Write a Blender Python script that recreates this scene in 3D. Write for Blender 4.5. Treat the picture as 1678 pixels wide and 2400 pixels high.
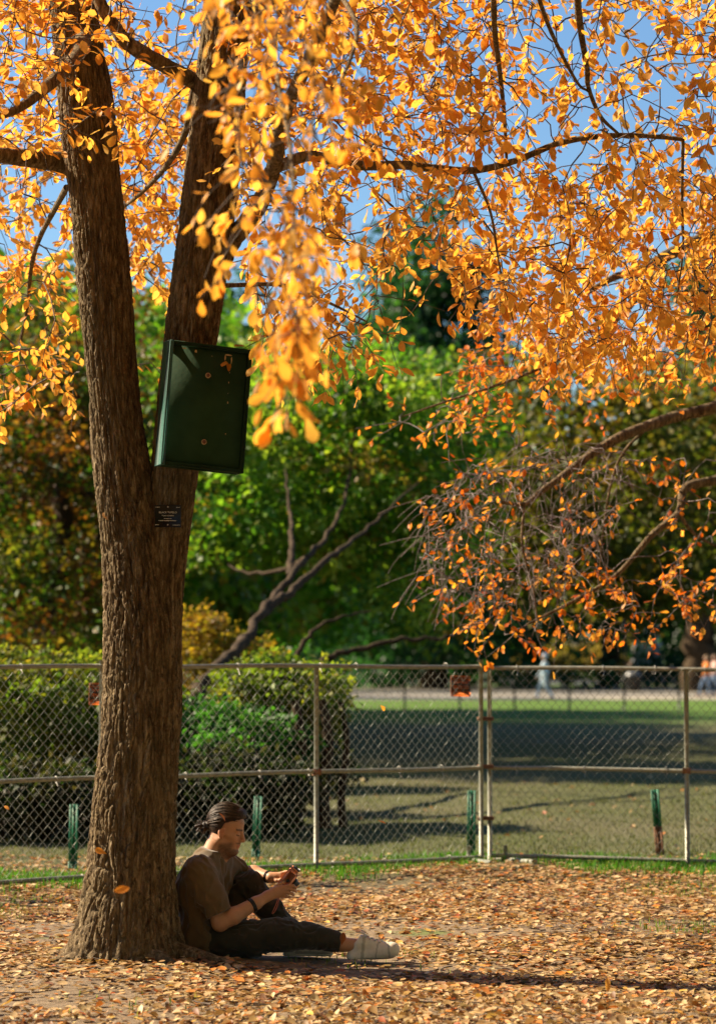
import bpy, math, random
import numpy as np
from mathutils import Vector, Matrix

for o in list(bpy.data.objects):
    bpy.data.objects.remove(o, do_unlink=True)
SC = bpy.context.scene
COL = SC.collection
RND = random.Random(7)
NR = np.random.RandomState(11)

# ------------------------------------------------------------------ camera
F = 85.0 / 36.0 * 2400.0
CAM_H = 1.6
PITCH = math.atan(340.0 / F)
cam_d = bpy.data.cameras.new('camera')
cam = bpy.data.objects.new('camera', cam_d)
COL.objects.link(cam)
cam.location = (0, 0, CAM_H)
cam.rotation_euler = (math.pi / 2 + PITCH, 0, 0)
cam_d.sensor_fit = 'VERTICAL'
cam_d.sensor_height = 36.0
cam_d.sensor_width = 24.0
cam_d.lens = 85.0
cam_d.clip_end = 3000
cam_d.dof.use_dof = True
cam_d.dof.focus_distance = 12.9
cam_d.dof.aperture_fstop = 2.3
cam_d.dof.aperture_blades = 9
SC.camera = cam

# ------------------------------------------------------------------ sky, sun, exposure
SUN_EL = math.radians(37)
SUN_AZ = math.radians(-71)          # from +Y towards +X
sun_dir = Vector((math.sin(SUN_AZ) * math.cos(SUN_EL), math.cos(SUN_AZ) * math.cos(SUN_EL), math.sin(SUN_EL)))
world = bpy.data.worlds.new('World')
SC.world = world
world.use_nodes = True
wn = world.node_tree
sky = wn.nodes.new('ShaderNodeTexSky')
sky.sky_type = 'NISHITA'
sky.sun_disc = False
sky.sun_elevation = SUN_EL
sky.sun_rotation = SUN_AZ % (2 * math.pi)
sky.air_density = 1.9
sky.altitude = 2600.0
sky.dust_density = 0.0
sky.ozone_density = 8.0
bg = wn.nodes['Background']
bg.inputs['Strength'].default_value = 0.05
wn.links.new(sky.outputs[0], bg.inputs['Color'])
sun_l = bpy.data.lights.new('sun', 'SUN')
sun_l.energy = 5.0
sun_l.angle = math.radians(0.53)
sun_l.color = (1.0, 0.83, 0.60)
sun = bpy.data.objects.new('sun', sun_l)
COL.objects.link(sun)
sun.rotation_euler = sun_dir.to_track_quat('Z', 'Y').to_euler()
sun.location = (-20, 10, 20)
SC.view_settings.view_transform = 'Standard'
SC.view_settings.look = 'None'
SC.view_settings.gamma = 1.0
SC.view_settings.exposure = 1.55
SC.render.engine = 'CYCLES'
cy = SC.cycles
cy.use_denoising = True
cy.max_bounces = 6
cy.diffuse_bounces = 3
cy.glossy_bounces = 2
cy.transmission_bounces = 4
cy.transparent_max_bounces = 4
cy.sample_clamp_indirect = 4.0
cy.caustics_reflective = False
cy.caustics_refractive = False

# ------------------------------------------------------------------ helpers
KD = 1678.0 / 1605.0

def P(px, py, D):
    """a point of the place seen at photograph pixel (px, py), on the plane y = D"""
    x = (px - 839.0) / F
    v = (1200.0 - py) / F
    c, s = math.cos(PITCH), math.sin(PITCH)
    dy = c - v * s
    t = D / dy
    return np.array((x * t, D, CAM_H + (s + v * c) * t))

def Q(dx, dy, D):
    return P(dx * KD, dy * KD, D)

def ground_D(py):
    return CAM_H * F / (py - 1540.0)

def link(o, parent=None):
    COL.objects.link(o)
    if parent is not None:
        o.parent = parent
    return o

def tag(o, label=None, cat=None, group=None, kind=None):
    if label: o['label'] = label
    if cat: o['category'] = cat
    if group: o['group'] = group
    if kind: o['kind'] = kind
    return o

def empty(name, loc=(0, 0, 0)):
    o = bpy.data.objects.new(name, None)
    o.location = loc
    o.empty_display_size = 0.1
    return link(o)

def mesh_np(name, V, faces, col=None, smooth=True):
    """faces: list of int arrays (n,3) / (n,4)"""
    V = np.asarray(V, dtype=np.float32)
    me = bpy.data.meshes.new(name)
    me.vertices.add(len(V))
    me.vertices.foreach_set('co', V.ravel())
    idx = np.concatenate([np.asarray(f, dtype=np.int32).ravel() for f in faces])
    tot = np.concatenate([np.full(len(f), f.shape[1], dtype=np.int32) for f in faces])
    start = np.concatenate([[0], np.cumsum(tot)[:-1]]).astype(np.int32)
    me.loops.add(len(idx))
    me.loops.foreach_set('vertex_index', idx)
    me.polygons.add(len(tot))
    me.polygons.foreach_set('loop_start', start)
    me.polygons.foreach_set('loop_total', tot)
    if smooth:
        me.polygons.foreach_set('use_smooth', np.ones(len(tot), dtype=bool))
    if col is not None:
        c = np.ones((len(V), 4), dtype=np.float32)
        c[:, :3] = col
        a = me.attributes.new('col', 'FLOAT_COLOR', 'POINT')
        a.data.foreach_set('color', c.ravel())
    me.update(calc_edges=True)
    return me

def obj(name, me, mat, parent=None, loc=None):
    o = bpy.data.objects.new(name, me)
    if mat is not None and len(me.materials) == 0:
        me.materials.append(mat)
    if loc is not None:
        o.location = loc
    return link(o, parent)

class MB:
    """collects pieces of geometry of ONE part"""
    def __init__(s):
        s.V, s.F3, s.F4, s.C, s.n = [], [], [], [], 0
    def add(s, V, f3=None, f4=None, col=None):
        V = np.asarray(V, dtype=np.float64)
        if f3 is not None and len(f3): s.F3.append(np.asarray(f3) + s.n)
        if f4 is not None and len(f4): s.F4.append(np.asarray(f4) + s.n)
        s.V.append(V)
        if col is not None:
            c = np.empty((len(V), 3)); c[:] = col; s.C.append(c)
        s.n += len(V)
    def box(s, c, size, R=None, bevel=0.0):
        h = np.asarray(size) / 2.0
        if bevel <= 0:
            v = np.array([[x, y, z] for x in (-1, 1) for y in (-1, 1) for z in (-1, 1)]) * h
            f = [[0, 1, 3, 2], [4, 6, 7, 5], [0, 4, 5, 1], [2, 3, 7, 6], [0, 2, 6, 4], [1, 5, 7, 3]]
            f3 = None
        else:
            b = bevel
            v, f, f3 = [], [], []
            idx = {}
            for sx in (-1, 1):
                for sy in (-1, 1):
                    for sz in (-1, 1):
                        for ax in range(3):
                            q = np.array([sx, sy, sz]) * (h - b)
                            q[ax] = (sx, sy, sz)[ax] * h[ax]
                            idx[(sx, sy, sz, ax)] = len(v); v.append(q)
                        f3.append([idx[(sx, sy, sz, a)] for a in ((0, 1, 2) if sx * sy * sz > 0 else (0, 2, 1))])
            def K(sg, ax): return idx[(sg[0], sg[1], sg[2], ax)]
            for ax in range(3):
                a1, a2 = (ax + 1) % 3, (ax + 2) % 3
                for sg in (-1, 1):
                    loop = []
                    for u, w in ((-1, -1), (1, -1), (1, 1), (-1, 1)):
                        t = [0, 0, 0]; t[ax] = sg; t[a1] = u; t[a2] = w
                        loop.append(K(t, ax))
                    f.append(loop if sg > 0 else loop[::-1])
                for u in (-1, 1):
                    for w in (-1, 1):
                        t0 = [0, 0, 0]; t0[ax] = -1; t0[a1] = u; t0[a2] = w
                        t1 = list(t0); t1[ax] = 1
                        q = [K(t0, a1), K(t1, a1), K(t1, a2), K(t0, a2)]
                        f.append(q if u * w > 0 else q[::-1])
            v = np.array(v)
        if R is not None:
            v = v @ np.asarray(R).T
        s.add(v + np.asarray(c), f3, f)
        return s
    def tube(s, pts, rad, sides=8, caps=True, col=None):
        pts = np.asarray(pts, dtype=np.float64)
        n = len(pts)
        rad = np.broadcast_to(np.asarray(rad, dtype=np.float64), (n,))
        tg = np.gradient(pts, axis=0)
        tg /= np.linalg.norm(tg, axis=1)[:, None] + 1e-12
        ref = np.array((0.0, 0.0, 1.0)) if abs(tg[0][2]) < 0.9 else np.array((1.0, 0.0, 0.0))
        u = np.cross(tg, ref); u /= np.linalg.norm(u, axis=1)[:, None] + 1e-12
        w = np.cross(tg, u)
        a = np.linspace(0, 2 * math.pi, sides, endpoint=False)
        ring = pts[:, None, :] + rad[:, None, None] * (np.cos(a)[None, :, None] * u[:, None, :] + np.sin(a)[None, :, None] * w[:, None, :])
        V = ring.reshape(-1, 3)
        i = np.arange(n - 1)[:, None] * sides
        j = np.arange(sides)[None, :]
        j2 = (j + 1) % sides
        f4 = np.stack([i + j, i + j2, i + sides + j2, i + sides + j], -1).reshape(-1, 4)[:, ::-1]
        f3 = None
        if caps:
            V = np.vstack([V, pts[0], pts[-1]])
            c0, c1 = n * sides, n * sides + 1
            jj = np.arange(sides); k2 = (jj + 1) % sides
            b = (n - 1) * sides
            f3 = np.vstack([np.stack([np.full(sides, c0), jj, k2], -1), np.stack([np.full(sides, c1), b + k2, b + jj], -1)])[:, ::-1]
        s.add(V, f3, f4, col)
        return s
    def lathe(s, prof, c=(0, 0, 0), sides=20, R=None):
        prof = np.asarray(prof, dtype=np.float64)
        a = np.linspace(0, 2 * math.pi, sides, endpoint=False)
        V = np.stack([prof[:, 0][:, None] * np.cos(a), prof[:, 0][:, None] * np.sin(a), np.repeat(prof[:, 1][:, None], sides, 1)], -1).reshape(-1, 3)
        n = len(prof)
        i = np.arange(n - 1)[:, None] * sides
        j = np.arange(sides)[None, :]; j2 = (j + 1) % sides
        f4 = np.stack([i + j, i + j2, i + sides + j2, i + sides + j], -1).reshape(-1, 4)
        if R is not None: V = V @ np.asarray(R).T
        s.add(V + np.asarray(c), None, f4)
        return s
    def build(s, name, mat, parent=None, smooth=True, loc=None):
        V = np.vstack(s.V)
        if loc is not None: V = V - np.asarray(loc)
        fs = []
        if s.F3: fs.append(np.vstack(s.F3))
        if s.F4: fs.append(np.vstack(s.F4))
        col = np.vstack(s.C) if s.C else None
        return obj(name, mesh_np(name, V, fs, col, smooth), mat, parent, loc)

# ---- value noise
def _h(ix, iy, iz, seed):
    n = (ix * 374761393 + iy * 668265263 + iz * 2147483647 + seed * 1274126177).astype(np.int64) & 0xFFFFFFFF
    n = ((n ^ (n >> 13)) * 1274126177) & 0xFFFFFFFF
    n = (n ^ (n >> 16)) & 0xFFFFFF
    return n / float(0xFFFFFF)

def vnoise(p, seed=0):
    p = np.asarray(p, dtype=np.float64)
    i = np.floor(p).astype(np.int64); f = p - i
    f = f * f * (3 - 2 * f)
    r = 0
    for dx in (0, 1):
        for dy in (0, 1):
            for dz in (0, 1):
                w = (f[..., 0] if dx else 1 - f[..., 0]) * (f[..., 1] if dy else 1 - f[..., 1]) * (f[..., 2] if dz else 1 - f[..., 2])
                r = r + w * _h(i[..., 0] + dx, i[..., 1] + dy, i[..., 2] + dz, seed)
    return r

def worley(u, v, seed, per=None):
    """F2 - F1 on a 2-D lattice, periodic in u"""
    iu, iv = np.floor(u).astype(np.int64), np.floor(v).astype(np.int64)
    d1 = np.full(u.shape, 9.0); d2 = np.full(u.shape, 9.0)
    for a in (-1, 0, 1):
        for b in (-1, 0, 1):
            cu, cv = iu + a, iv + b
            hu = cu % per if per else cu
            z = np.zeros_like(hu)
            x = cu + 0.15 + 0.7 * _h(hu, cv, z, seed); y = cv + 0.1 + 0.8 * _h(hu, cv, z + 7, seed)
            d = np.hypot(u - x, v - y)
            m = d < d1
            d2 = np.where(m, d1, np.minimum(d2, d)); d1 = np.where(m, d, d1)
    return d2 - d1, d1

# ---- signed distance bodies
class SDF:
    def __init__(s, lo, hi, h):
        s.h = h
        s.lo = np.asarray(lo, dtype=np.float64)
        s.n = np.ceil((np.asarray(hi) - s.lo) / h).astype(int) + 1
        s.d = np.full(s.n, 0.5, dtype=np.float32)
    def _blk(s, lo, hi):
        a = np.clip(np.floor((lo - s.lo) / s.h).astype(int), 0, s.n)
        b = np.clip(np.ceil((hi - s.lo) / s.h).astype(int) + 1, 0, s.n)
        sl = tuple(slice(a[i], b[i]) for i in range(3))
        g = np.meshgrid(*[(np.arange(a[i], b[i]) * s.h + s.lo[i]) for i in range(3)], indexing='ij')
        return sl, np.stack(g, -1) if min(b - a) > 0 else None
    def op(s, f, lo, hi, k, sub=False):
        m = k + 3 * s.h
        sl, p = s._blk(np.asarray(lo) - m, np.asarray(hi) + m)
        if p is None: return s
        b = f(p)
        a = s.d[sl]
        if sub:
            b = -b
            t = np.clip(0.5 - 0.5 * (a - b) / max(k, 1e-6), 0, 1)
            s.d[sl] = a * (1 - t) + b * t + k * t * (1 - t)
        else:
            t = np.clip(0.5 + 0.5 * (b - a) / max(k, 1e-6), 0, 1)
            s.d[sl] = b * (1 - t) + a * t - k * t * (1 - t)
        return s
    def cone(s, a, b, r1, r2=None, k=0.02, sub=False):
        a, b = np.asarray(a, float), np.asarray(b, float)
        r2 = r1 if r2 is None else r2
        ba = b - a; L = ba @ ba + 1e-12
        def f(p):
            t = np.clip(((p - a) @ ba) / L, 0, 1)
            return np.linalg.norm(p - a - t[..., None] * ba, axis=-1) - (r1 + (r2 - r1) * t)
        r = max(r1, r2)
        return s.op(f, np.minimum(a, b) - r, np.maximum(a, b) + r, k, sub)
    def path(s, pts, rads, k=0.015):
        for i in range(len(pts) - 1):
            s.cone(pts[i], pts[i + 1], rads[i], rads[i + 1], k)
        return s
    def ell(s, c, r, R=None, k=0.02, sub=False):
        c, r = np.asarray(c, float), np.asarray(r, float)
        def f(p):
            q = p - c
            if R is not None: q = q @ R          # R columns = axes
            k0 = np.linalg.norm(q / r, axis=-1); k1 = np.linalg.norm(q / (r * r), axis=-1)
            return k0 * (k0 - 1) / (k1 + 1e-9)
        m = r.max()
        return s.op(f, c - m, c + m, k, sub)
    def cut(s, c, n, k=0.0):
        """remove the side n points to"""
        n = np.asarray(n, float); n /= np.linalg.norm(n)
        hi = s.lo + (s.n - 1) * s.h
        g = np.meshgrid(*[(np.arange(s.n[i]) * s.h + s.lo[i]) for i in range(3)], indexing='ij')
        d = (g[0] - c[0]) * n[0] + (g[1] - c[1]) * n[1] + (g[2] - c[2]) * n[2]
        s.d = np.maximum(s.d, d.astype(np.float32))
        return s
    def mesh(s):
        d = s.d; n = s.n
        ins = d < 0
        cs = [ins[i:n[0] - 1 + i, j:n[1] - 1 + j, k:n[2] - 1 + k] for i in (0, 1) for j in (0, 1) for k in (0, 1)]
        cnt = sum(c.astype(np.int8) for c in cs)
        act = (cnt > 0) & (cnt < 8)
        idx = np.argwhere(act)
        vid = np.full(act.shape, -1, dtype=np.int64)
        vid[act] = np.arange(len(idx))
        acc = np.zeros((len(idx), 3)); num = np.zeros(len(idx))
        cor = [(i, j, k) for i in (0, 1) for j in (0, 1) for k in (0, 1)]
        val = {c: d[idx[:, 0] + c[0], idx[:, 1] + c[1], idx[:, 2] + c[2]].astype(float) for c in cor}
        for c in cor:
            for ax in range(3):
                if c[ax] == 0:
                    e = list(c); e[ax] = 1; e = tuple(e)
                    a, b = val[c], val[e]
                    m = (a < 0) != (b < 0)
                    t = np.where(m, a / np.where(m, a - b, 1), 0)
                    q = np.tile(np.array(c, float), (len(idx), 1)); q[:, ax] += t
                    acc += q * m[:, None]; num += m
        V = s.lo + (idx + acc / num[:, None]) * s.h
        quads = []
        for ax in range(3):
            a1, a2 = (ax + 1) % 3, (ax + 2) % 3
            sl0 = [slice(None)] * 3; sl1 = [slice(None)] * 3
            sl0[ax] = slice(0, n[ax] - 1); sl1[ax] = slice(1, n[ax])
            A, B = ins[tuple(sl0)], ins[tuple(sl1)]
            for flip in (False, True):
                m = (A & ~B) if not flip else (~A & B)
                e = np.argwhere(m)
                e = e[(e[:, a1] > 0) & (e[:, a2] > 0) & (e[:, a1] < n[a1] - 1) & (e[:, a2] < n[a2] - 1)]
                q = []
                for o1, o2 in ((0, 0), (-1, 0), (-1, -1), (0, -1)):
                    c = e.copy(); c[:, a1] += o1; c[:, a2] += o2
                    q.append(vid[c[:, 0], c[:, 1], c[:, 2]])
                q = np.stack(q, -1)
                q = q[(q >= 0).all(1)]
                quads.append(q[:, ::-1] if flip else q)
        return V, np.vstack(quads)

# ------------------------------------------------------------------ materials
def mat(name, base=(0.5, 0.5, 0.5), rough=0.6, metal=0.0, spec=0.4):
    m = bpy.data.materials.new(name)
    m.use_nodes = True
    b = m.node_tree.nodes['Principled BSDF']
    b.inputs['Base Color'].default_value = (*base, 1)
    b.inputs['Roughness'].default_value = rough
    b.inputs['Metallic'].default_value = metal
    b.inputs['Specular IOR Level'].default_value = spec
    return m

class NT:
    def __init__(s, m):
        s.m = m; s.t = m.node_tree; s.b = s.t.nodes['Principled BSDF']; s.out = s.t.nodes['Material Output']
    def n(s, ty, **kw):
        nd = s.t.nodes.new(ty)
        for k, v in kw.items():
            if k in ('operation', 'blend_type', 'data_type', 'attribute_name', 'noise_dimensions', 'feature', 'wave_type', 'bands_direction', 'attribute_type', 'distance'):
                setattr(nd, k, v)
            else:
                nd.inputs[k].default_value = v
        return nd
    def l(s, a, b): s.t.links.new(a, b)
    def coord(s, scale=(1, 1, 1), kind='Object'):
        tc = s.n('ShaderNodeTexCoord'); mp = s.n('ShaderNodeMapping')
        mp.inputs['Scale'].default_value = scale
        s.l(tc.outputs[kind], mp.inputs['Vector'])
        return mp.outputs[0]
    def noise(s, vec, scale=5.0, detail=4.0, rough=0.55):
        nd = s.n('ShaderNodeTexNoise', Scale=scale, Detail=detail, Roughness=rough)
        s.l(vec, nd.inputs['Vector'])
        return nd.outputs['Fac']
    def ramp(s, fac, stops):
        r = s.n('ShaderNodeValToRGB')
        e = r.color_ramp.elements
        while len(e) > 1: e.remove(e[-1])
        e[0].position = stops[0][0]; e[0].color = (*stops[0][1], 1)
        for p, c in stops[1:]:
            x = e.new(p); x.color = (*c, 1)
        s.l(fac, r.inputs['Fac'])
        return r.outputs['Color']
    def mix(s, fac, a, b, blend='MIX'):
        nd = s.t.nodes.new('ShaderNodeMix'); nd.data_type = 'RGBA'; nd.blend_type = blend
        for sock, v in ((nd.inputs[0], fac), (nd.inputs[6], a), (nd.inputs[7], b)):
            if hasattr(v, 'is_output') or isinstance(v, bpy.types.NodeSocket): s.l(v, sock)
            elif isinstance(v, tuple): sock.default_value = (*v, 1)
            else: sock.default_value = v
        return nd.outputs[2]
    def bump(s, h, strength=0.4, dist=0.01):
        nd = s.n('ShaderNodeBump', Strength=strength, Distance=dist)
        s.l(h, nd.inputs['Height']); s.l(nd.outputs[0], s.b.inputs['Normal'])
    def base(s, c): s.l(c, s.b.inputs['Base Color'])

def noisy(name, c1, c2, scale=8.0, rough=0.7, bump=0.3, dist=0.005, metal=0.0, stretch=(1, 1, 1), spec=0.4, detail=5.0):
    m = mat(name, c1, rough, metal, spec)
    t = NT(m)
    v = t.coord(stretch)
    f = t.noise(v, scale, detail)
    t.base(t.ramp(f, [(0.3, c1), (0.7, c2)]))
    if bump > 0:
        t.bump(t.noise(v, scale * 4, 4), bump, dist)
    return m

def leaf_mat(name, trans=0.5, rough=0.45, spec=0.35, tint=(1.0, 0.85, 0.55), vein=True):
    m = mat(name, (0.5, 0.2, 0.02), rough, 0, spec)
    t = NT(m)
    at = t.n('ShaderNodeAttribute', attribute_name='col')
    f = t.noise(t.coord(), 60.0, 3)
    c = t.mix(0.4, at.outputs['Color'], t.mix(f, (0.5, 0.45, 0.42), (1.35, 1.35, 1.35)), 'MULTIPLY')
    if vein:
        sp = t.n('ShaderNodeMapRange'); sp.inputs['From Min'].default_value = 0.64; sp.inputs['From Max'].default_value = 0.74; sp.inputs['To Max'].default_value = 0.55
        t.l(t.noise(t.coord(), 42.0, 2, 0.4), sp.inputs['Value'])
        c = t.mix(sp.outputs[0], c, (0.16, 0.055, 0.02))
    t.base(c)
    tr = t.n('ShaderNodeBsdfTranslucent')
    t.l(t.mix(1.0, c, tint, 'MULTIPLY'), tr.inputs['Color'])
    ms = t.n('ShaderNodeMixShader'); ms.inputs[0].default_value = trans
    t.l(t.b.outputs[0], ms.inputs[1]); t.l(tr.outputs[0], ms.inputs[2])
    t.l(ms.outputs[0], t.out.inputs['Surface'])
    return m

M = {}
M['autumn'] = leaf_mat('autumn_leaf', 0.56, 0.5, 0.28, (1.2, 1.12, 0.8))
M['litter'] = leaf_mat('dry_leaf', 0.22, 0.55, 0.3, (1, 0.9, 0.7))
M['green'] = leaf_mat('green_leaf', 0.55, 0.5, 0.3, (1.1, 1.25, 0.5), False)
M['grassblade'] = leaf_mat('grass_blade', 0.4, 0.55, 0.25, (1.0, 1.2, 0.5))

def bark_mat(name, c1, c2, c3, sc=1.0):
    m = mat(name, c1, 0.9, 0, 0.2)
    t = NT(m)
    v = t.coord((1, 1, 0.16))
    f = t.noise(v, 46 * sc, 6, 0.7)
    g = t.noise(t.coord((1, 1, 0.6)), 3.0 * sc, 4)
    c = t.ramp(f, [(0.36, c1), (0.5, c2), (0.66, c3)])
    c = t.mix(t.ramp(g, [(0.45, (0, 0, 0)), (0.7, (0.75, 0.75, 0.75))]), c, t.mix(0.55, c, (c2[0] * 1.1, c2[1] * 1.3, c2[2] * 1.35)), 'MIX')
    t.base(c)
    nd = t.n('ShaderNodeMath', operation='ADD')
    t.l(t.noise(v, 75 * sc, 5, 0.65), nd.inputs[0]); t.l(t.noise(t.coord((1, 1, 0.4)), 170 * sc, 4, 0.6), nd.inputs[1])
    t.bump(nd.outputs[0], 0.9, 0.014)
    return m
M['bark'] = bark_mat('tupelo_bark', (0.040, 0.026, 0.013), (0.14, 0.094, 0.047), (0.33, 0.25, 0.145))  # random dark and light streaks, their contrast coloured in to read as shaded furrows
M['bark_dark'] = bark_mat('dark_bark', (0.022, 0.013, 0.007), (0.048, 0.029, 0.014), (0.10, 0.066, 0.036), 0.5)
M['twig'] = noisy('twig_bark', (0.05, 0.032, 0.02), (0.12, 0.085, 0.06), 30, 0.8, 0.3)
M['twig_grey'] = noisy('grey_twig_bark', (0.09, 0.068, 0.06), (0.20, 0.16, 0.15), 30, 0.8, 0.3)

# ground
def ground_material():
    m = mat('ground', (0.2, 0.15, 0.1), 0.95, 0, 0.15)
    t = NT(m)
    vec = t.coord()
    sep = t.n('ShaderNodeSeparateXYZ'); t.l(vec, sep.inputs[0])
    n1 = t.noise(vec, 1.1, 5); n2 = t.noise(vec, 22, 6, 0.7); n3 = t.noise(vec, 0.25, 4); n4 = t.noise(vec, 90, 3)
    dirt = t.ramp(n2, [(0.3, (0.115, 0.082, 0.05)), (0.55, (0.21, 0.155, 0.10)), (0.75, (0.32, 0.25, 0.17))])
    lawn = t.ramp(n2, [(0.3, (0.045, 0.055, 0.018)), (0.55, (0.085, 0.092, 0.034)), (0.75, (0.14, 0.13, 0.06))])
    lawn2 = t.ramp(n1, [(0.3, (0.05, 0.10, 0.015)), (0.7, (0.10, 0.17, 0.028))])
    worn = t.ramp(n3, [(0.42, (0.08, 0.09, 0.03)), (0.62, (0.13, 0.105, 0.065))])
    lawn = t.mix(0.45, lawn, worn)
    def step(sock, a, b):
        r = t.n('ShaderNodeMapRange'); r.inputs['From Min'].default_value = a; r.inputs['From Max'].default_value = b
        t.l(sock, r.inputs['Value']); return r.outputs[0]
    def add(a, b, op='ADD'):
        r = t.n('ShaderNodeMath', operation=op)
        for i, v in enumerate((a, b)):
            if isinstance(v, (int, float)): r.inputs[i].default_value = v
            else: t.l(v, r.inputs[i])
        return r.outputs[0]
    ywob = add(sep.outputs['Y'], add(n1, 3.2, 'MULTIPLY'))
    nearfence = step(ywob, 18.3, 19.6)
    patch = step(n1, 0.60, 0.68)
    pz = add(patch, step(sep.outputs['Y'], 12.5, 15.5), 'MULTIPLY')
    near = t.mix(pz, dirt, lawn2)
    c = t.mix(nearfence, near, lawn)
    c = t.mix(step(sep.outputs['Y'], 55, 64), c, lawn2)
    c = t.mix(0.3, c, t.mix(n4, (0.5, 0.5, 0.5), (1.4, 1.4, 1.4)), 'MULTIPLY')
    t.base(c)
    t.bump(t.noise(vec, 45, 6, 0.7), 0.6, 0.02)
    return m
M['ground'] = ground_material()
M['path'] = noisy('pale_path', (0.20, 0.18, 0.14), (0.28, 0.25, 0.20), 3, 0.9, 0.2)
M['asphalt'] = noisy('asphalt', (0.05, 0.055, 0.06), (0.08, 0.085, 0.09), 5, 0.9, 0.2)
M['bed'] = noisy('dark_mulch', (0.022, 0.016, 0.01), (0.06, 0.042, 0.026), 14, 0.95, 0.6, 0.03)
M['galv'] = noisy('galvanised_steel', (0.17, 0.175, 0.135), (0.29, 0.29, 0.23), 25, 0.5, 0.15, 0.002, 0.3)
M['galv_rust'] = noisy('rusty_steel', (0.16, 0.065, 0.03), (0.28, 0.16, 0.09), 40, 0.8, 0.3, 0.002, 0.2)
M['wire'] = noisy('wire', (0.24, 0.25, 0.21), (0.36, 0.36, 0.31), 25, 0.75, 0.0, 0.002, 0.0, spec=0.2)
M['stake'] = noisy('green_stake_paint', (0.010, 0.13, 0.07), (0.018, 0.19, 0.105), 20, 0.5, 0.2, 0.002)
M['boxpaint'] = noisy('dark_green_box_paint', (0.012, 0.036, 0.014), (0.020, 0.052, 0.022), 9, 0.8, 0.4, 0.003, spec=0.15)
M['boxside_skylit'] = noisy('box_side_skylit_green', (0.035, 0.12, 0.10), (0.05, 0.15, 0.12), 30, 0.7, 0.3, 0.003, stretch=(1, 1, 6))  # lighter teal than the other boards: skylight on this side put into the colour
M['rust'] = noisy('rusty_washer', (0.10, 0.035, 0.02), (0.2, 0.08, 0.05), 60, 0.7, 0.3, 0.001, 0.3)
M['peel'] = noisy('peeled_paint', (0.30, 0.20, 0.09), (0.42, 0.32, 0.18), 60, 0.8, 0.3, 0.001)
M['plaque'] = mat('black_plaque', (0.012, 0.012, 0.010), 0.6)
M['letter'] = mat('white_lettering', (0.62, 0.6, 0.52), 0.6)
M['signorange'] = noisy('orange_sign', (0.52, 0.12, 0.025), (0.60, 0.16, 0.035), 30, 0.55, 0.0)
M['signdark'] = mat('sign_black', (0.025, 0.018, 0.012), 0.6)
M['clip'] = mat('tie_wire', (0.38, 0.36, 0.30), 0.45, 0.3)
M['stone'] = noisy('granite', (0.22, 0.23, 0.25), (0.32, 0.33, 0.34), 6, 0.8, 0.2)

# ------------------------------------------------------------------ ground and paths
def gz(x, y):
    x = np.asarray(x, float); y = np.asarray(y, float)
    p = np.stack([x * 0.9, y * 0.9, 0 * x], -1)
    q = np.stack([x * 3.5, y * 3.5, 0 * x + 5], -1)
    fade = np.clip((40 - y) / 15, 0, 1)
    z = ((vnoise(p, 1) - 0.5) * 0.05 + (vnoise(q, 2) - 0.5) * 0.02) * fade
    r = np.hypot(x + 1.17, y - 12.82)
    return z * np.clip((r - 0.2) / 0.6, 0.15, 1) + 0.05 * np.exp(-(r / 0.55) ** 2)

def build_ground():
    ys = np.concatenate([np.arange(-30, 6, 3.0), np.arange(6, 26, 0.12), 26 * 1.06 ** np.arange(0, 68)])
    xs = np.concatenate([-7.2 * 1.13 ** np.arange(40, 0, -1), np.arange(-7.2, 7.21, 0.12), 7.2 * 1.13 ** np.arange(1, 41)])
    X, Y = np.meshgrid(xs, ys, indexing='ij')
    V = np.stack([X, Y, gz(X, Y)], -1).reshape(-1, 3)
    nx, ny = len(xs), len(ys)
    i = np.arange(nx - 1)[:, None] * ny; j = np.arange(ny - 1)[None, :]
    f = np.stack([i + j, i + ny + j, i + ny + j + 1, i + j + 1], -1).reshape(-1, 4)
    o = obj('ground', mesh_np('ground', V, [f]), M['ground'])
    tag(o, 'bare earth and lawn running under the tree to the far trees', kind='structure')
build_ground()

def strip(name, near, far, x0, x1, z, m, label):
    n = 40
    xs = np.linspace(x0, x1, n)
    bow = 6 * ((xs - 8) / 40) ** 2
    V = np.vstack([np.stack([xs, near + bow, np.full(n, z)], -1), np.stack([xs, far + bow, np.full(n, z)], -1)])
    f = np.array([[i, i + 1, n + i + 1, n + i] for i in range(n - 1)])
    return tag(obj(name, mesh_np(name, V, [f]), m), label, kind='structure')
strip('path', 90, 133, -40, 60, 0.012, M['path'], 'pale gravel path crossing the park behind the fence')
strip('road', 142, 170, -60, 80, 0.012, M['asphalt'], 'grey asphalt drive beyond the pale path')

# planting beds under the shrubs behind the fence
def bed(name, pts, label):
    c = np.mean(pts, 0)
    V = [[c[0], c[1], 0.045]] + [[p[0], p[1], -0.03] for p in pts]
    n = len(pts)
    f = np.array([[0, 1 + i, 1 + (i + 1) % n] for i in range(n)])
    tag(obj(name, mesh_np(name, V, [f]), M['bed']), label, kind='structure')
bed('planting_bed', [(-7, 19.9), (-2.6, 20.3), (-0.3, 21.2), (0.0, 23.5), (-0.6, 27), (-3, 30), (-9, 30)], 'dark mulch bed under the shrubs behind the fence')

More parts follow.
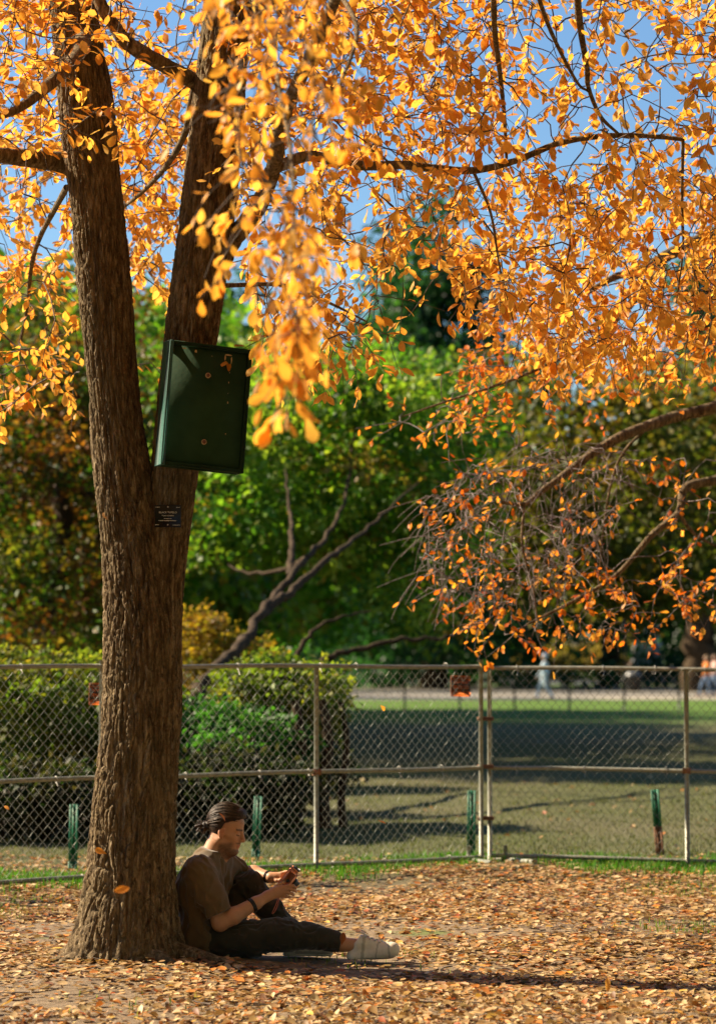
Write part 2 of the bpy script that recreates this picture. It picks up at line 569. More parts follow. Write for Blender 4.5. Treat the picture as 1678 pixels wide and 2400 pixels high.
# ------------------------------------------------------------------ leaves
def leaf_template(kind=0, seed=0):
    """blade along +X, length 1, normal +Z"""
    rr = np.random.RandomState(seed)
    t = np.array([0.0, 0.10, 0.28, 0.5, 0.72, 0.9, 1.0])
    sk = rr.uniform(-0.25, 0.25)
    w = np.interp(np.clip(t + sk * t * (1 - t) * 1.4, 0, 1), [0.0, 0.10, 0.28, 0.5, 0.72, 0.9, 1.0], [0.0, 0.07, 0.19, 0.28, 0.27, 0.15, 0.0]) * rr.uniform(0.7, 1.15)
    w[1:6] *= rr.uniform(0.86, 1.12, 5)
    sym = rr.uniform(0.8, 1.0)
    curl = rr.uniform(-0.5, 0.9) if kind == 0 else rr.uniform(-0.9, 1.1)
    fold = rr.uniform(0.05, 0.5) if kind == 0 else rr.uniform(0.0, 0.8)
    tw = rr.uniform(-0.3, 0.3) if kind == 0 else rr.uniform(-0.8, 0.8)
    V = []
    def pt(tt, s, ww):
        y = s * ww * (sym if s > 0 else 1)
        z = -curl * tt * tt * 0.35 + fold * abs(y) + tw * tt * y
        z += 0.02 * math.sin(tt * 9 + s * 1.3 + seed)
        return (tt, y, z)
    V.append(pt(0, 0, 0))
    for i in range(1, 6):
        for s in (-1, 0, 1):
            V.append(pt(t[i], s, w[i]))
    V.append(pt(1, 0, 0))
    f3 = [[0, 2, 1], [0, 3, 2], [13, 14, 16], [14, 15, 16]]
    f4 = []
    for i in range(4):
        b = 1 + 3 * i
        f4 += [[b, b + 1, b + 4, b + 3], [b + 1, b + 2, b + 5, b + 4]]
    return np.array(V), np.array(f3), np.array(f4)

def small_template(seed=0):
    rr = np.random.RandomState(seed)
    a = rr.uniform(0.1, 0.5)
    V = np.array([(0, 0, 0), (0.35, -0.3, 0.08 * a), (0.4, 0, -0.05), (0.35, 0.3, 0.1 * a), (0.75, -0.24, -0.1 * a), (0.8, 0, -0.12), (0.75, 0.24, -0.1 * a), (1, 0, -0.25 * a)])
    f3 = np.array([[0, 2, 1], [0, 3, 2], [4, 5, 7], [5, 6, 7]])
    f4 = np.array([[1, 2, 5, 4], [2, 3, 6, 5]])
    return V, f3, f4

LT = [leaf_template(0, i) for i in range(16)]
LD = [leaf_template(1, 50 + i) for i in range(10)]
LS = [small_template(i) for i in range(4)]
LF = [(np.array([(0, 0, 0), (0.5, -0.33, 0.1 * k), (1, 0, -0.1 * k), (0.5, 0.33, 0.1 * k)]), np.array([[0, 2, 1], [0, 3, 2]]), np.zeros((0, 4), int)) for k in (0.3, 0.8, 1.4)]

def frames(dirs, ups):
    """columns: blade direction, side, normal"""
    x = dirs / (np.linalg.norm(dirs, axis=1)[:, None] + 1e-9)
    y = np.cross(ups, x); y /= np.linalg.norm(y, axis=1)[:, None] + 1e-9
    z = np.cross(x, y)
    return np.stack([x, y, z], -1)

def leaves_mesh(name, pos, R, size, col, templates, width=None):
    n = len(pos)
    pick = NR.randint(0, len(templates), n)
    Vs, F3, F4, C, base = [], [], [], [], 0
    for k, (tv, t3, t4) in enumerate(templates):
        m = np.where(pick == k)[0]
        if not len(m): continue
        tvv = np.repeat(tv[None], len(m), 0) * size[m][:, None, None]
        if width is not None: tvv[:, :, 1] *= width[m][:, None]
        V = np.einsum('nij,nvj->nvi', R[m], tvv) + pos[m][:, None, :]
        off = base + np.arange(len(m))[:, None, None] * len(tv)
        F3.append((t3[None] + off).reshape(-1, 3)); F4.append((t4[None] + off).reshape(-1, 4))
        Vs.append(V.reshape(-1, 3)); C.append(np.repeat(col[m], len(tv), 0))
        base += len(m) * len(tv)
    return mesh_np(name, np.vstack(Vs), [f for f in (np.vstack(F3), np.vstack(F4)) if len(f)], np.vstack(C))

def palette(cols, w, n, jit=0.18):
    cols = np.array(cols); w = np.array(w, float); w /= w.sum()
    c = cols[NR.choice(len(cols), n, p=w)]
    return np.clip(c * (1 + NR.uniform(-jit, jit, (n, 1))) * (1 + NR.uniform(-0.06, 0.06, (n, 3))), 0.003, 0.95)

def leaf_objects(pos, R, size, col, templates, name, material, parent, nvar=14, tagger=None):
    """every leaf an object of its own, sharing a few meshes"""
    var = []
    order = np.argsort(col[:, 1])
    for k in range(nvar):
        tv, t3, t4 = templates[k % len(templates)]
        c = col[order[int((k + 0.5) / nvar * len(order))]]
        me = mesh_np(name, tv, [t3, t4], np.tile(c, (len(tv), 1)))
        me.materials.append(material)
        var.append((me, c))
    vc = np.array([v[1] for v in var])
    out = []
    for i in range(len(pos)):
        k = np.argsort(((vc - col[i]) ** 2).sum(1))[RND.randint(0, 2)]
        o = bpy.data.objects.new(name, var[k][0])
        mw = Matrix([[*(R[i][r] * size[i]), pos[i][r]] for r in range(3)] + [[0, 0, 0, 1]])
        o.matrix_world = mw
        link(o)
        if parent is not None:
            o.parent = parent
            o.matrix_parent_inverse = parent.matrix_world.inverted()
        if tagger: tagger(o, i)
        out.append(o)
    return out

def rand_unit(n):
    v = NR.normal(size=(n, 3))
    return v / np.linalg.norm(v, axis=1)[:, None]

# ---- a crown of twigs grown from limbs
class Grower:
    def __init__(s):
        s.nodes = np.zeros((0, 3)); s.twigs = MB(); s.L = []
    def limb(s, pts):
        pts = np.asarray(pts); t = np.linspace(0, 1, len(pts)); tt = np.linspace(0, 1, len(pts) * 6)
        s.nodes = np.vstack([s.nodes, np.stack([np.interp(tt, t, pts[:, i]) for i in range(3)], -1)])
    def grow(s, anchors, droop=0.5, nleaf=9, size=(0.050, 0.088), spread=0.28, twig=(0.0022, 0.0055), cols=None, w=None, hang=0.4, flat=1.0, skip=0.0, leaf_len=1.0, clear=None):
        A = np.asarray(anchors)
        d = np.array([np.min(((s.nodes - a) ** 2).sum(1)) for a in A])
        for a in A[np.argsort(d)]:
            k = np.argmin(((s.nodes - a) ** 2).sum(1) + 0.15 * np.maximum(0, a[2] - s.nodes[:, 2] + 0.0) ** 2)
            p0 = s.nodes[k]; L = np.linalg.norm(a - p0) + 1e-6
            out = (a - p0) / L
            n = max(4, int(L / 0.09))
            t = np.linspace(0, 1, n)
            c1 = p0 + (a - p0) * 0.4 + np.array((RND.gauss(0, .10), RND.gauss(0, .10), RND.gauss(0.08, .08))) * L
            pts = ((1 - t) ** 2)[:, None] * p0 + (2 * t * (1 - t))[:, None] * c1 + (t ** 2)[:, None] * a
            pts[1:-1] += NR.normal(0, 0.010, (n - 2, 3))
            # extension beyond the anchor, drooping
            e = pts[-1] - pts[-2]; e /= np.linalg.norm(e) + 1e-9
            e = e * 0.6 + np.array((RND.gauss(0, .5), RND.gauss(0, .5), RND.gauss(-droop, .3)))
            e /= np.linalg.norm(e)
            le = spread * RND.uniform(0.6, 1.4)
            ex = [a]
            for q in range(4):
                e = e + np.array((RND.gauss(0, .12), RND.gauss(0, .12), -0.12 * droop)); e /= np.linalg.norm(e)
                ex.append(ex[-1] + e * le / 4)
            full = np.vstack([pts, np.array(ex[1:])])
            if clear is not None:
                qx, qy, _ = project(full)
                if ((qx > clear[0]) & (qx < clear[2]) & (qy > clear[1]) & (qy < clear[3])).any(): continue
            rr = np.linspace(twig[1] * min(1.6, 0.6 + L), twig[0] * 0.6, len(full))
            s.twigs.tube(full, rr, 4, caps=False)
            s.nodes = np.vstack([s.nodes, full[1:]])
            if RND.random() < skip: continue
            m = max(2, int(RND.gauss(nleaf, nleaf * 0.3)))
            seg = full[-7:] if len(full) > 7 else full
            ts = np.clip(NR.beta(1.6, 1.0, m), 0, 1)
            cc = palette(cols, w, 1, 0.25)[0]
            for q in range(m):
                f = ts[q] * (len(seg) - 1); i0 = min(int(f), len(seg) - 2)
                p = seg[i0] + (seg[i0 + 1] - seg[i0]) * (f - i0)
                tg = seg[i0 + 1] - seg[i0]; tg = tg / (np.linalg.norm(tg) + 1e-9)
                r = NR.normal(size=3); r -= tg * (r @ tg); r /= np.linalg.norm(r) + 1e-9
                dr = tg * RND.uniform(0.2, 0.9) + r * 0.9 + np.array((0, 0, -hang * RND.uniform(0.3, 1.6)))
                dr /= np.linalg.norm(dr)
                up = np.array((RND.gauss(0, 0.55), RND.gauss(0, 0.55), flat))
                sz = RND.uniform(*size)
                st = p + dr * 0.012
                c = 0.55 * cc + 0.45 * palette(cols, w, 1, 0.2)[0]
                s.L.append((st, dr, up, sz * leaf_len, c))
    def arrays(s):
        pos = np.array([l[0] for l in s.L]); R = frames(np.array([l[1] for l in s.L]), np.array([l[2] for l in s.L]))
        return pos, R, np.array([l[3] for l in s.L]), np.array([l[4] for l in s.L])

def project(p):
    p = np.asarray(p)
    c, sn = math.cos(PITCH), math.sin(PITCH)
    z = p[:, 1] * c + (p[:, 2] - CAM_H) * sn
    v = -p[:, 1] * sn + (p[:, 2] - CAM_H) * c
    return 839 + p[:, 0] / z * F, 1200 - v / z * F, z

def region(n, poly, D, dens=None):
    """n points inside a polygon in photograph display pixels, spread over a range of distances"""
    poly = np.array(poly, float)
    lo, hi = poly.min(0), poly.max(0)
    out = []
    while len(out) < n:
        x, y = RND.uniform(lo[0], hi[0]), RND.uniform(lo[1], hi[1])
        ins = False
        j = len(poly) - 1
        for i in range(len(poly)):
            if (poly[i][1] > y) != (poly[j][1] > y) and x < (poly[j][0] - poly[i][0]) * (y - poly[i][1]) / (poly[j][1] - poly[i][1]) + poly[i][0]: ins = not ins
            j = i
        if ins and (dens is None or RND.random() < dens(x, y)):
            out.append(Q(x, y, RND.uniform(*D)))
    return out

def curve(pts, n=8):
    """Catmull-Rom through points"""
    P0 = [np.asarray(p, float) for p in pts]
    P0 = [2 * P0[0] - P0[1]] + P0 + [2 * P0[-1] - P0[-2]]
    out = []
    for i in range(1, len(P0) - 2):
        a, b, c, d = P0[i - 1:i + 3]
        for t in np.linspace(0, 1, n, endpoint=False):
            out.append(0.5 * ((2 * b) + (c - a) * t + (2 * a - 5 * b + 4 * c - d) * t * t + (3 * b - a - 3 * c + d) * t ** 3))
    out.append(P0[-2])
    return np.array(out)

# ------------------------------------------------------------------ the big tupelo with two stems
TD = 12.82
def stem_loft(rows, D, flare=False, nz=520, na=300, seed=3):
    """rows: (display y, left x, right x), bottom first"""
    rows = np.array(rows, float)
    L = np.array([Q(r[1], r[0], D if np.isscalar(D) else D[i]) for i, r in enumerate(rows)])
    Rr = np.array([Q(r[2], r[0], D if np.isscalar(D) else D[i]) for i, r in enumerate(rows)])
    cen = (L + Rr) / 2; rad = (Rr[:, 0] - L[:, 0]) / 2
    cz = cen[:, 2]
    zz = np.linspace(cz[0], cz[-1], nz)
    from_ = lambda a: np.interp(zz, cz, a)
    cx, cyy, rr = from_(cen[:, 0]), from_(cen[:, 1]), from_(rad)
    k = np.ones(9) / 9
    sm = lambda a: np.convolve(np.pad(a, 4, 'edge'), k, 'valid')
    for _ in range(3): cx, rr = sm(cx), sm(rr)
    th = np.linspace(0, 2 * math.pi, na, endpoint=False)
    T, Z = np.meshgrid(th, zz)
    Rm = rr[:, None] * np.ones_like(T)
    if flare:
        lob = 0.5 + 0.5 * np.cos(5 * T + 0.7) * 0.8 + 0.25 * np.cos(3 * T + 2.0)
        fl = np.exp(-np.clip(Z + 0.02, 0, 9) / 0.16)
        Rm = Rm * (1 + 0.07 * lob * fl)
    Rm = Rm * (1 + 0.035 * (vnoise(np.stack([np.cos(T) * 1.5, np.sin(T) * 1.5, Z * 2.2], -1), seed) - 0.5) * 2)
    # bark plates
    per = int(round(2 * math.pi * np.median(rr) / 0.017))
    w1 = (vnoise(np.stack([np.cos(T) * 5, np.sin(T) * 5, Z * 5], -1), seed + 1) - 0.5) * 2.2
    u = T / (2 * math.pi) * per + w1
    # furrows run along the level lines of two stretched noises and cross-cracks between them
    ca, sa = np.cos(T), np.sin(T)
    k1 = per / (2 * math.pi) * 0.80
    wz = 0.5 * w1
    m1 = vnoise(np.stack([ca * k1, sa * k1, Z / 0.15 + wz], -1), seed + 2)
    m2 = vnoise(np.stack([ca * k1 * 1.25 + 7, sa * k1 * 1.25 + 3, Z / 0.21 + wz], -1), seed + 3)
    e1 = np.clip(np.abs(m1 - 0.5) / 0.13, 0, 1); e2 = np.clip(np.abs(m2 - 0.5) / 0.12, 0, 1)
    rid = np.minimum(e1, e2)
    g2, _ = worley(u * 1.4, Z / 0.032 + wz, seed + 5, None)
    crack = np.clip(g2 / 0.22, 0, 1)
    fine = vnoise(np.stack([ca * k1 * 4, sa * k1 * 4, Z * 45], -1), seed + 9)
    disp = 0.025 * rid ** 0.6 * (0.55 + 0.45 * crack) + 0.006 * fine
    amp = np.clip(Rm / 0.2, 0.4, 1.0)
    Rm = Rm + disp * amp - 0.021 * amp
    X = cx[:, None] + Rm * np.cos(T); Y = cyy[:, None] + Rm * np.sin(T)
    V = np.stack([X, Y, Z], -1).reshape(-1, 3)
    i = np.arange(nz - 1)[:, None] * na; j = np.arange(na)[None, :]; j2 = (j + 1) % na
    f = np.stack([i + j, i + j2, i + na + j2, i + na + j], -1).reshape(-1, 4)
    return V, f

TUP = empty('tupelo_tree', (-1.17, TD, 0))
bpy.context.view_layer.update()
tag(TUP, 'big two-stemmed tree with golden orange leaves that the seated person leans on', 'tree')
left_rows = [(2185, 108, 446), (2150, 138, 424), (2110, 160, 408), (2050, 176, 399), (2000, 187, 394), (1900, 201, 392), (1800, 210, 396), (1700, 221, 400), (1600, 230, 405),
             (1500, 233, 407), (1400, 236, 406), (1300, 233, 392), (1200, 227, 368), (1100, 215, 348), (1000, 207, 330), (900, 202, 314), (800, 192, 304),
             (700, 183, 300), (600, 172, 292), (500, 165, 282), (400, 152, 270), (300, 138, 262), (200, 130, 250), (100, 122, 232), (0, 110, 215), (-150, 90, 190), (-330, 75, 165)]
right_rows = [(1650, 320, 398), (1500, 305, 404), (1400, 300, 408), (1300, 312, 413), (1200, 328, 425), (1100, 338, 440), (1000, 344, 452), (900, 354, 464), (800, 366, 480), (700, 374, 496),
              (600, 389, 510), (500, 402, 524), (400, 414, 536), (300, 425, 546), (200, 438, 552), (100, 450, 556), (0, 458, 572), (-150, 470, 580), (-330, 490, 585)]
V1, f1 = stem_loft(left_rows, TD, True, 540, 310, 3)
V2, f2 = stem_loft(right_rows, TD, False, 430, 230, 21)
mb = MB(); mb.add(V1, None, f1); mb.add(V2, None, f2)
def part(mbx, name, m, root, smooth=True):
    o = mbx.build(name, m, None, smooth)
    o.parent = root
    o.matrix_parent_inverse = root.matrix_world.inverted()
    return o
part(mb, 'trunk', M['bark'], TUP)
# surface roots
for a0, L in ((2.9, 0.32), (-2.5, 0.28), (-1.2, 0.25), (-0.35, 0.5), (3.6, 0.3)):
    c = np.array((-1.17, TD))
    r = np.linspace(0.22, 0.22 + L, 10)
    wob = np.cumsum(NR.normal(0, 0.05, 10))
    x = c[0] + r * np.cos(a0 + wob); y = c[1] + r * np.sin(a0 + wob)
    rad = np.linspace(0.07, 0.012, 10)
    z = gz(x, y) + np.linspace(0.01, -0.016, 10)
    part(MB().tube(np.stack([x, y, z], -1), rad, 10), 'root', M['bark'], TUP)

G = Grower()
def tree_limb(root, g, pts, r0, r1, m='bark', sides=10, rough=0.06, name='branch'):
    c = curve(pts, 10)
    rad = np.linspace(r0, r1, len(c)) * (1 + NR.uniform(-rough, rough, len(c)))
    part(MB().tube(c, rad, sides), name, M[m], root)
    if g is not None: g.limb(c[::4])
    return c
# limbs, display pixels and distances
tree_limb(TUP, G, [Q(440, 185, 12.95), Q(405, 165, 12.8), Q(340, 130, 12.65), Q(285, 95, 12.6), Q(255, 55, 12.6), Q(225, 5, 12.6), Q(205, -60, 12.6)], 0.045, 0.032)
tree_limb(TUP, G, [Q(440, 190, 12.9), Q(428, 240, 13.0), Q(415, 300, 13.2), Q(375, 370, 13.5), Q(320, 430, 13.9), Q(270, 470, 14.4)], 0.026, 0.009)
tree_limb(TUP, G, [Q(160, 372, 12.95), Q(110, 360, 12.85), Q(40, 352, 12.7), Q(-60, 340, 12.5), Q(-160, 320, 12.4)], 0.062, 0.03)
tree_limb(TUP, G, [Q(195, 70, 12.8), Q(170, 130, 12.4), Q(110, 190, 12.1), Q(30, 250, 11.9), Q(-60, 270, 11.8)], 0.05, 0.012)
tree_limb(TUP, G, [Q(480, 620, 12.95), Q(520, 540, 12.9), Q(575, 470, 12.7), Q(612, 380, 12.3), Q(640, 250, 11.8), Q(700, 120, 11.2), Q(760, -20, 10.6)], 0.060, 0.024)
tree_limb(TUP, G, [Q(612, 380, 12.3), Q(690, 350, 12.3), Q(770, 366, 12.4), Q(830, 372, 12.5), Q(900, 370, 12.6), Q(980, 378, 12.7), Q(1060, 382, 12.8), Q(1150, 362, 12.9), Q(1250, 322, 13.0), Q(1340, 306, 13.0), Q(1430, 304, 13.1), Q(1530, 312, 13.1)], 0.030, 0.012)
tree_limb(TUP, G, [Q(545, 40, 12.9), Q(620, -20, 12.4), Q(720, -70, 11.8), Q(900, -110, 11.2), Q(1110, -80, 11.0), Q(1330, -110, 11.2)], 0.06, 0.03)
tree_limb(TUP, G, [Q(1104, -85, 11.0), Q(1108, 60, 11.5), Q(1122, 180, 12.1), Q(1130, 260, 12.5), Q(1135, 355, 12.8)], 0.016, 0.008)
tree_limb(TUP, G, [Q(1285, -100, 11.2), Q(1300, 60, 11.9), Q(1315, 150, 12.2), Q(1318, 195, 12.4), Q(1345, 260, 12.8), Q(1385, 300, 13.0)], 0.019, 0.008)
tree_limb(TUP, G, [Q(1180, -90, 11.1), Q(1230, 60, 11.7), Q(1290, 180, 12.3), Q(1318, 205, 12.4)], 0.013, 0.006)
tree_limb(TUP, G, [Q(610, -60, 12.3), Q(600, 20, 10.6), Q(620, 160, 9.0), Q(650, 330, 8.1), Q(660, 480, 7.6), Q(650, 640, 7.4)], 0.012, 0.003)
tree_limb(TUP, G, [Q(760, -20, 10.6), Q(800, 70, 10.0), Q(760, 200, 9.4), Q(720, 330, 9.0)], 0.012, 0.004)
tree_limb(TUP, G, [Q(1060, 382, 12.8), Q(1100, 480, 13.3), Q(1120, 600, 13.8), Q(1150, 720, 14.1)], 0.010, 0.004)
tree_limb(TUP, G, [Q(1530, 312, 13.1), Q(1528, 450, 13.3), Q(1530, 560, 13.6), Q(1515, 680, 13.9)], 0.010, 0.004)
tree_limb(TUP, G, [Q(150, 420, 13.1), Q(80, 560, 14.2), Q(60, 700, 14.9), Q(40, 800, 15.2)], 0.018, 0.006)
tree_limb(TUP, G, [Q(500, 640, 13.05), Q(640, 640, 13.4), Q(740, 680, 13.5), Q(820, 720, 13.6)], 0.014, 0.005)

GOLD = [(0.82, 0.44, 0.075), (0.78, 0.36, 0.05), (0.84, 0.52, 0.11), (0.70, 0.27, 0.03), (0.52, 0.17, 0.02)]
GW = [4, 3.5, 2.2, 1.6, 0.5]
ORNG = [(0.68, 0.19, 0.012), (0.62, 0.13, 0.01), (0.76, 0.32, 0.03), (0.48, 0.09, 0.01)]
OW = [3, 2.2, 2, 1]
kw = dict(cols=GOLD, w=GW)
G.grow(region(120, [(-120, -160), (330, -160), (330, 120), (250, 300), (150, 330), (-120, 400)], (11.4, 12.6)), droop=0.1, nleaf=11, hang=0.15, flat=1.6, **kw)
G.grow(region(250, [(-150, -160), (450, -160), (450, 380), (300, 470), (-150, 480)], (13.6, 17.0)), nleaf=11, **kw)
G.grow(region(110, [(-150, 420), (190, 420), (200, 700), (215, 850), (110, 880), (10, 960), (-150, 960)], (13.8, 17.0)), nleaf=10, hang=0.5, **kw)
G.grow(region(95, [(235, 150), (440, 150), (400, 560), (380, 780), (320, 860), (285, 620)], (14.4, 17.5), lambda x, y: 1.0 if y < 600 else 0.35), nleaf=10, **kw)
G.grow(region(86, [(470, -120), (740, -120), (760, 200), (760, 420), (700, 560), (560, 520), (500, 300)], (7.2, 9.4)), nleaf=8, hang=0.8, droop=0.7, flat=0.8, size=(0.042, 0.072), clear=(330, 720, 600, 1120), **kw)
G.grow(region(15, [(560, 560), (720, 560), (690, 730), (610, 740)], (7.0, 8.4)), nleaf=6, hang=0.9, droop=0.8, flat=0.7, size=(0.042, 0.074), clear=(330, 720, 600, 1120), **kw)
G.grow(region(16, [(610, 700), (680, 700), (670, 800), (655, 920), (630, 920)], (6.9, 7.4)), nleaf=5, hang=1.1, droop=1.0, spread=0.12, flat=0.6, clear=(330, 720, 600, 1120), **kw)
G.grow(region(420, [(540, -140), (1010, -140), (1010, 380), (900, 640), (780, 800), (620, 760), (540, 640)], (11.2, 15.2), lambda x, y: 1.0 if y < 350 else 0.55), nleaf=10, **kw)
G.grow(region(16, [(660, 700), (900, 640), (800, 790), (700, 800)], (12.2, 14.0)), nleaf=8, **kw)
G.grow(region(290, [(860, -160), (1760, -160), (1760, 420), (1000, 420)], (11.2, 15.4)), nleaf=9, **kw)
G.grow(region(430, [(1010, 400), (1760, 360), (1760, 760), (1400, 800), (1150, 770), (980, 620)], (12.4, 16.8)), nleaf=11, **kw)

# ------------------------------------------------------------------ the second tupelo, its stem right of the frame
T2 = empty('tupelo_tree', (5.0, 18.6, 0))
bpy.context.view_layer.update()
tag(T2, 'tree at the right edge whose drooping bare-twigged boughs hang over the fence', 'tree')
c2 = curve([(5.0, 18.6, -0.15), (4.95, 18.6, 1.0), (4.85, 18.55, 2.5), (4.8, 18.5, 4.5), (4.7, 18.5, 7.0)], 20)
part(MB().tube(c2, np.interp(np.linspace(0, 1, len(c2)), [0, 0.06, 0.3, 1], [0.33, 0.23, 0.19, 0.11]), 24), 'trunk', M['bark'], T2)
G2 = Grower()
tree_limb(T2, G2, [(4.85, 18.55, 3.1), Q(1700, 870, 18.3), Q(1605, 912, 18.1), Q(1510, 935, 18.0), Q(1400, 975, 17.8), Q(1330, 1015, 17.7), Q(1270, 1060, 17.6), Q(1215, 1100, 17.5), Q(1175, 1130, 17.4), Q(1120, 1125, 17.3)], 0.06, 0.012)
tree_limb(T2, G2, [Q(1460, 950, 17.9), Q(1400, 1010, 17.9), Q(1370, 1080, 18.0), Q(1350, 1200, 18.2), Q(1340, 1330, 18.4)], 0.014, 0.005)
tree_limb(T2, G2, [Q(1175, 1130, 17.4), Q(1170, 1220, 17.3), Q(1195, 1320, 17.3), Q(1205, 1400, 17.3)], 0.012, 0.004)
tree_limb(T2, G2, [(4.9, 18.57, 2.3), Q(1720, 1050, 18.5), Q(1605, 1076, 18.3), Q(1535, 1095, 18.2), Q(1520, 1150, 18.1), Q(1460, 1200, 18.0), Q(1380, 1290, 17.9), Q(1280, 1350, 17.8), Q(1180, 1400, 17.7)], 0.05, 0.008)
tree_limb(T2, G2, [Q(1520, 1150, 18.1), Q(1560, 1200, 18.2), Q(1640, 1240, 18.4)], 0.018, 0.008)
tree_limb(T2, G2, [(4.8, 18.5, 4.4), Q(1700, 480, 17.6), Q(1605, 522, 17.3), Q(1500, 570, 17.0), Q(1430, 610, 16.7), Q(1380, 620, 16.5), Q(1310, 660, 16.3)], 0.07, 0.016)
tree_limb(T2, G2, [Q(1500, 570, 17.0), Q(1400, 700, 17.2), Q(1280, 790, 17.2), Q(1150, 850, 17.2), Q(1000, 900, 17.2), Q(900, 935, 17.2)], 0.022, 0.005)
k2 = dict(cols=ORNG + GOLD[:2], w=OW + [1.5, 1.2], size=(0.044, 0.072))
G2.grow(region(180, [(1100, 640), (1760, 600), (1760, 860), (1250, 900), (1000, 930), (1010, 830)], (16.2, 18.6)), nleaf=9, **k2)
G2.grow(region(26, [(880, 930), (1010, 850), (1200, 860), (1050, 1000), (900, 990)], (16.8, 18.0)), nleaf=6, droop=0.2, **k2)
# fine bare twigs full of small fruit stalks
G2.grow(region(350, [(950, 1110), (1120, 1000), (1300, 980), (1420, 1020), (1380, 1200), (1250, 1300), (1050, 1340), (920, 1320)], (16.9, 18.6)), nleaf=2, droop=0.55, skip=0.66, spread=0.34, twig=(0.0030, 0.0055), **k2)
G2.grow(region(90, [(1040, 1300), (1300, 1250), (1560, 1230), (1560, 1400), (1250, 1420), (1080, 1450)], (17.0, 18.4)), nleaf=6, droop=0.3, spread=0.25, **k2)
G2.grow(region(34, [(930, 1280), (1000, 1050), (1120, 1000), (1080, 1250), (1000, 1340)], (17.0, 17.9)), nleaf=4, droop=0.3, **k2)
G2.grow(region(45, [(1440, 980), (1760, 930), (1760, 1420), (1480, 1400)], (17.2, 18.8)), nleaf=6, **k2)

def unseen_crown():  # boughs and leaves added overhead, out of view, to keep sky light off
    cs = [np.array((RND.uniform(-3.0, 5.0), RND.uniform(3.5, 11.3), RND.uniform(6.2, 10))) for _ in range(620)]
    for a in range(4):
        e = np.array((-2 + 2.2 * a, 6.5 + 0.6 * a, 7.6))
        tree_limb(TUP, None, [Q(510, -320, 12.82) if a else Q(120, -320, 12.82), np.array((-0.6 + 0.6 * a, 10.8, 6.9)), e], 0.06, 0.02)
    p, R, sz, c = clump_leaves(cs, 0.55, 34, (0.09, 0.16), GOLD, GW)
    o = obj('added_shade_foliage', leaves_mesh('added_shade_foliage', p, R, sz, c, LF), M['autumn'], TUP)
    o.matrix_parent_inverse = TUP.matrix_world.inverted(); o['kind'] = 'stuff'

def finish_crown(g, root, n_single, m_twig):
    pos, R, size, col = g.arrays()
    x, y, z = project(pos)
    inside = (x > 5) & (x < 1673) & (y > 5) & (y < 2395)
    key = np.where(inside, size / z, 0)
    top = np.argsort(-key)[:n_single]
    rest = np.ones(len(pos), bool); rest[top] = False
    leaf_objects(pos[top], R[top], size[top], col[top], LT, 'leaf', M['autumn'], root)
    fine = (z < (14.6 if root is TUP else 17.6)) & inside
    for sel, tpl in ((rest & fine, LT), (rest & ~fine, LS)):
        if not sel.any(): continue
        me = leaves_mesh('foliage', pos[sel], R[sel], size[sel], col[sel], tpl)
        o = obj('foliage', me, M['autumn'], root); o.matrix_parent_inverse = root.matrix_world.inverted()
        o['kind'] = 'stuff'
    o = part(g.twigs, 'twigs', M[m_twig], root); o['kind'] = 'stuff'
    print('crown', root.name, len(pos))
finish_crown(G, TUP, 300, 'twig')
finish_crown(G2, T2, 300, 'twig_grey')

# ------------------------------------------------------------------ background trees and shrubs
def clump_leaves(centres, rad, per, size, cols, w, clump_var=0.55, flat=0.6):
    pos, dirs, ups, sz, cl = [], [], [], [], []
    for i, c in enumerate(centres):
        n = max(3, int(per * RND.uniform(0.6, 1.4)))
        r = rad * RND.uniform(0.6, 1.4)
        u = rand_unit(n) * (NR.uniform(0, 1, (n, 1)) ** 0.5) * r * np.array((1.25, 1.25, 0.65))
        pos.append(c + u)
        d = u / (np.linalg.norm(u, axis=1)[:, None] + 1e-6) + rand_unit(n) * 0.8 + np.array((0, 0, -0.25))
        dirs.append(d); ups.append(rand_unit(n) * 0.9 + np.array((0, 0, flat)))
        sz.append(NR.uniform(size[0], size[1], n))
        base = palette(cols, w, 1, clump_var)[0]
        cl.append(0.6 * base + 0.4 * palette(cols, w, n, 0.25))
    pos = np.vstack(pos); R = frames(np.vstack(dirs), np.vstack(ups))
    return pos, R, np.concatenate(sz), np.vstack(cl)

def bg_tree(label, loc, limbs, centres, rad, per, size, cols, w, cat='tree', name='tree', bark='bark_dark', foliage='crown', flat=0.6, group=None, far=True):
    root = empty(name, loc)
    bpy.context.view_layer.update()
    tag(root, label, cat, group)
    for i, (pts, r0, r1) in enumerate(limbs):
        c = curve(pts, 8)
        c[2:-2] += np.cumsum(NR.normal(0, 0.16, (len(c) - 4, 3)), 0) * 0 + NR.normal(0, 0.22 * r0, (len(c) - 4, 3))
        part(MB().tube(c, np.linspace(r0, r1, len(c)) * (1 + NR.uniform(-.06, .06, len(c))), 9), 'trunk' if i == 0 else 'branch', M[bark], root)
    p, R, s, c = clump_leaves(centres, rad, per, size, cols, w, flat=flat)
    o = obj(foliage, leaves_mesh(foliage, p, R, s, c, LF if far else LS), M['green'], root)
    o.matrix_parent_inverse = root.matrix_world.inverted()
    o['kind'] = 'stuff'
    return root

unseen_crown()
GREEN = [(0.075, 0.20, 0.018), (0.16, 0.29, 0.028), (0.33, 0.40, 0.055), (0.04, 0.11, 0.015), (0.32, 0.15, 0.03)]
GRW = [3, 3, 2.2, 1.6, 0.5]
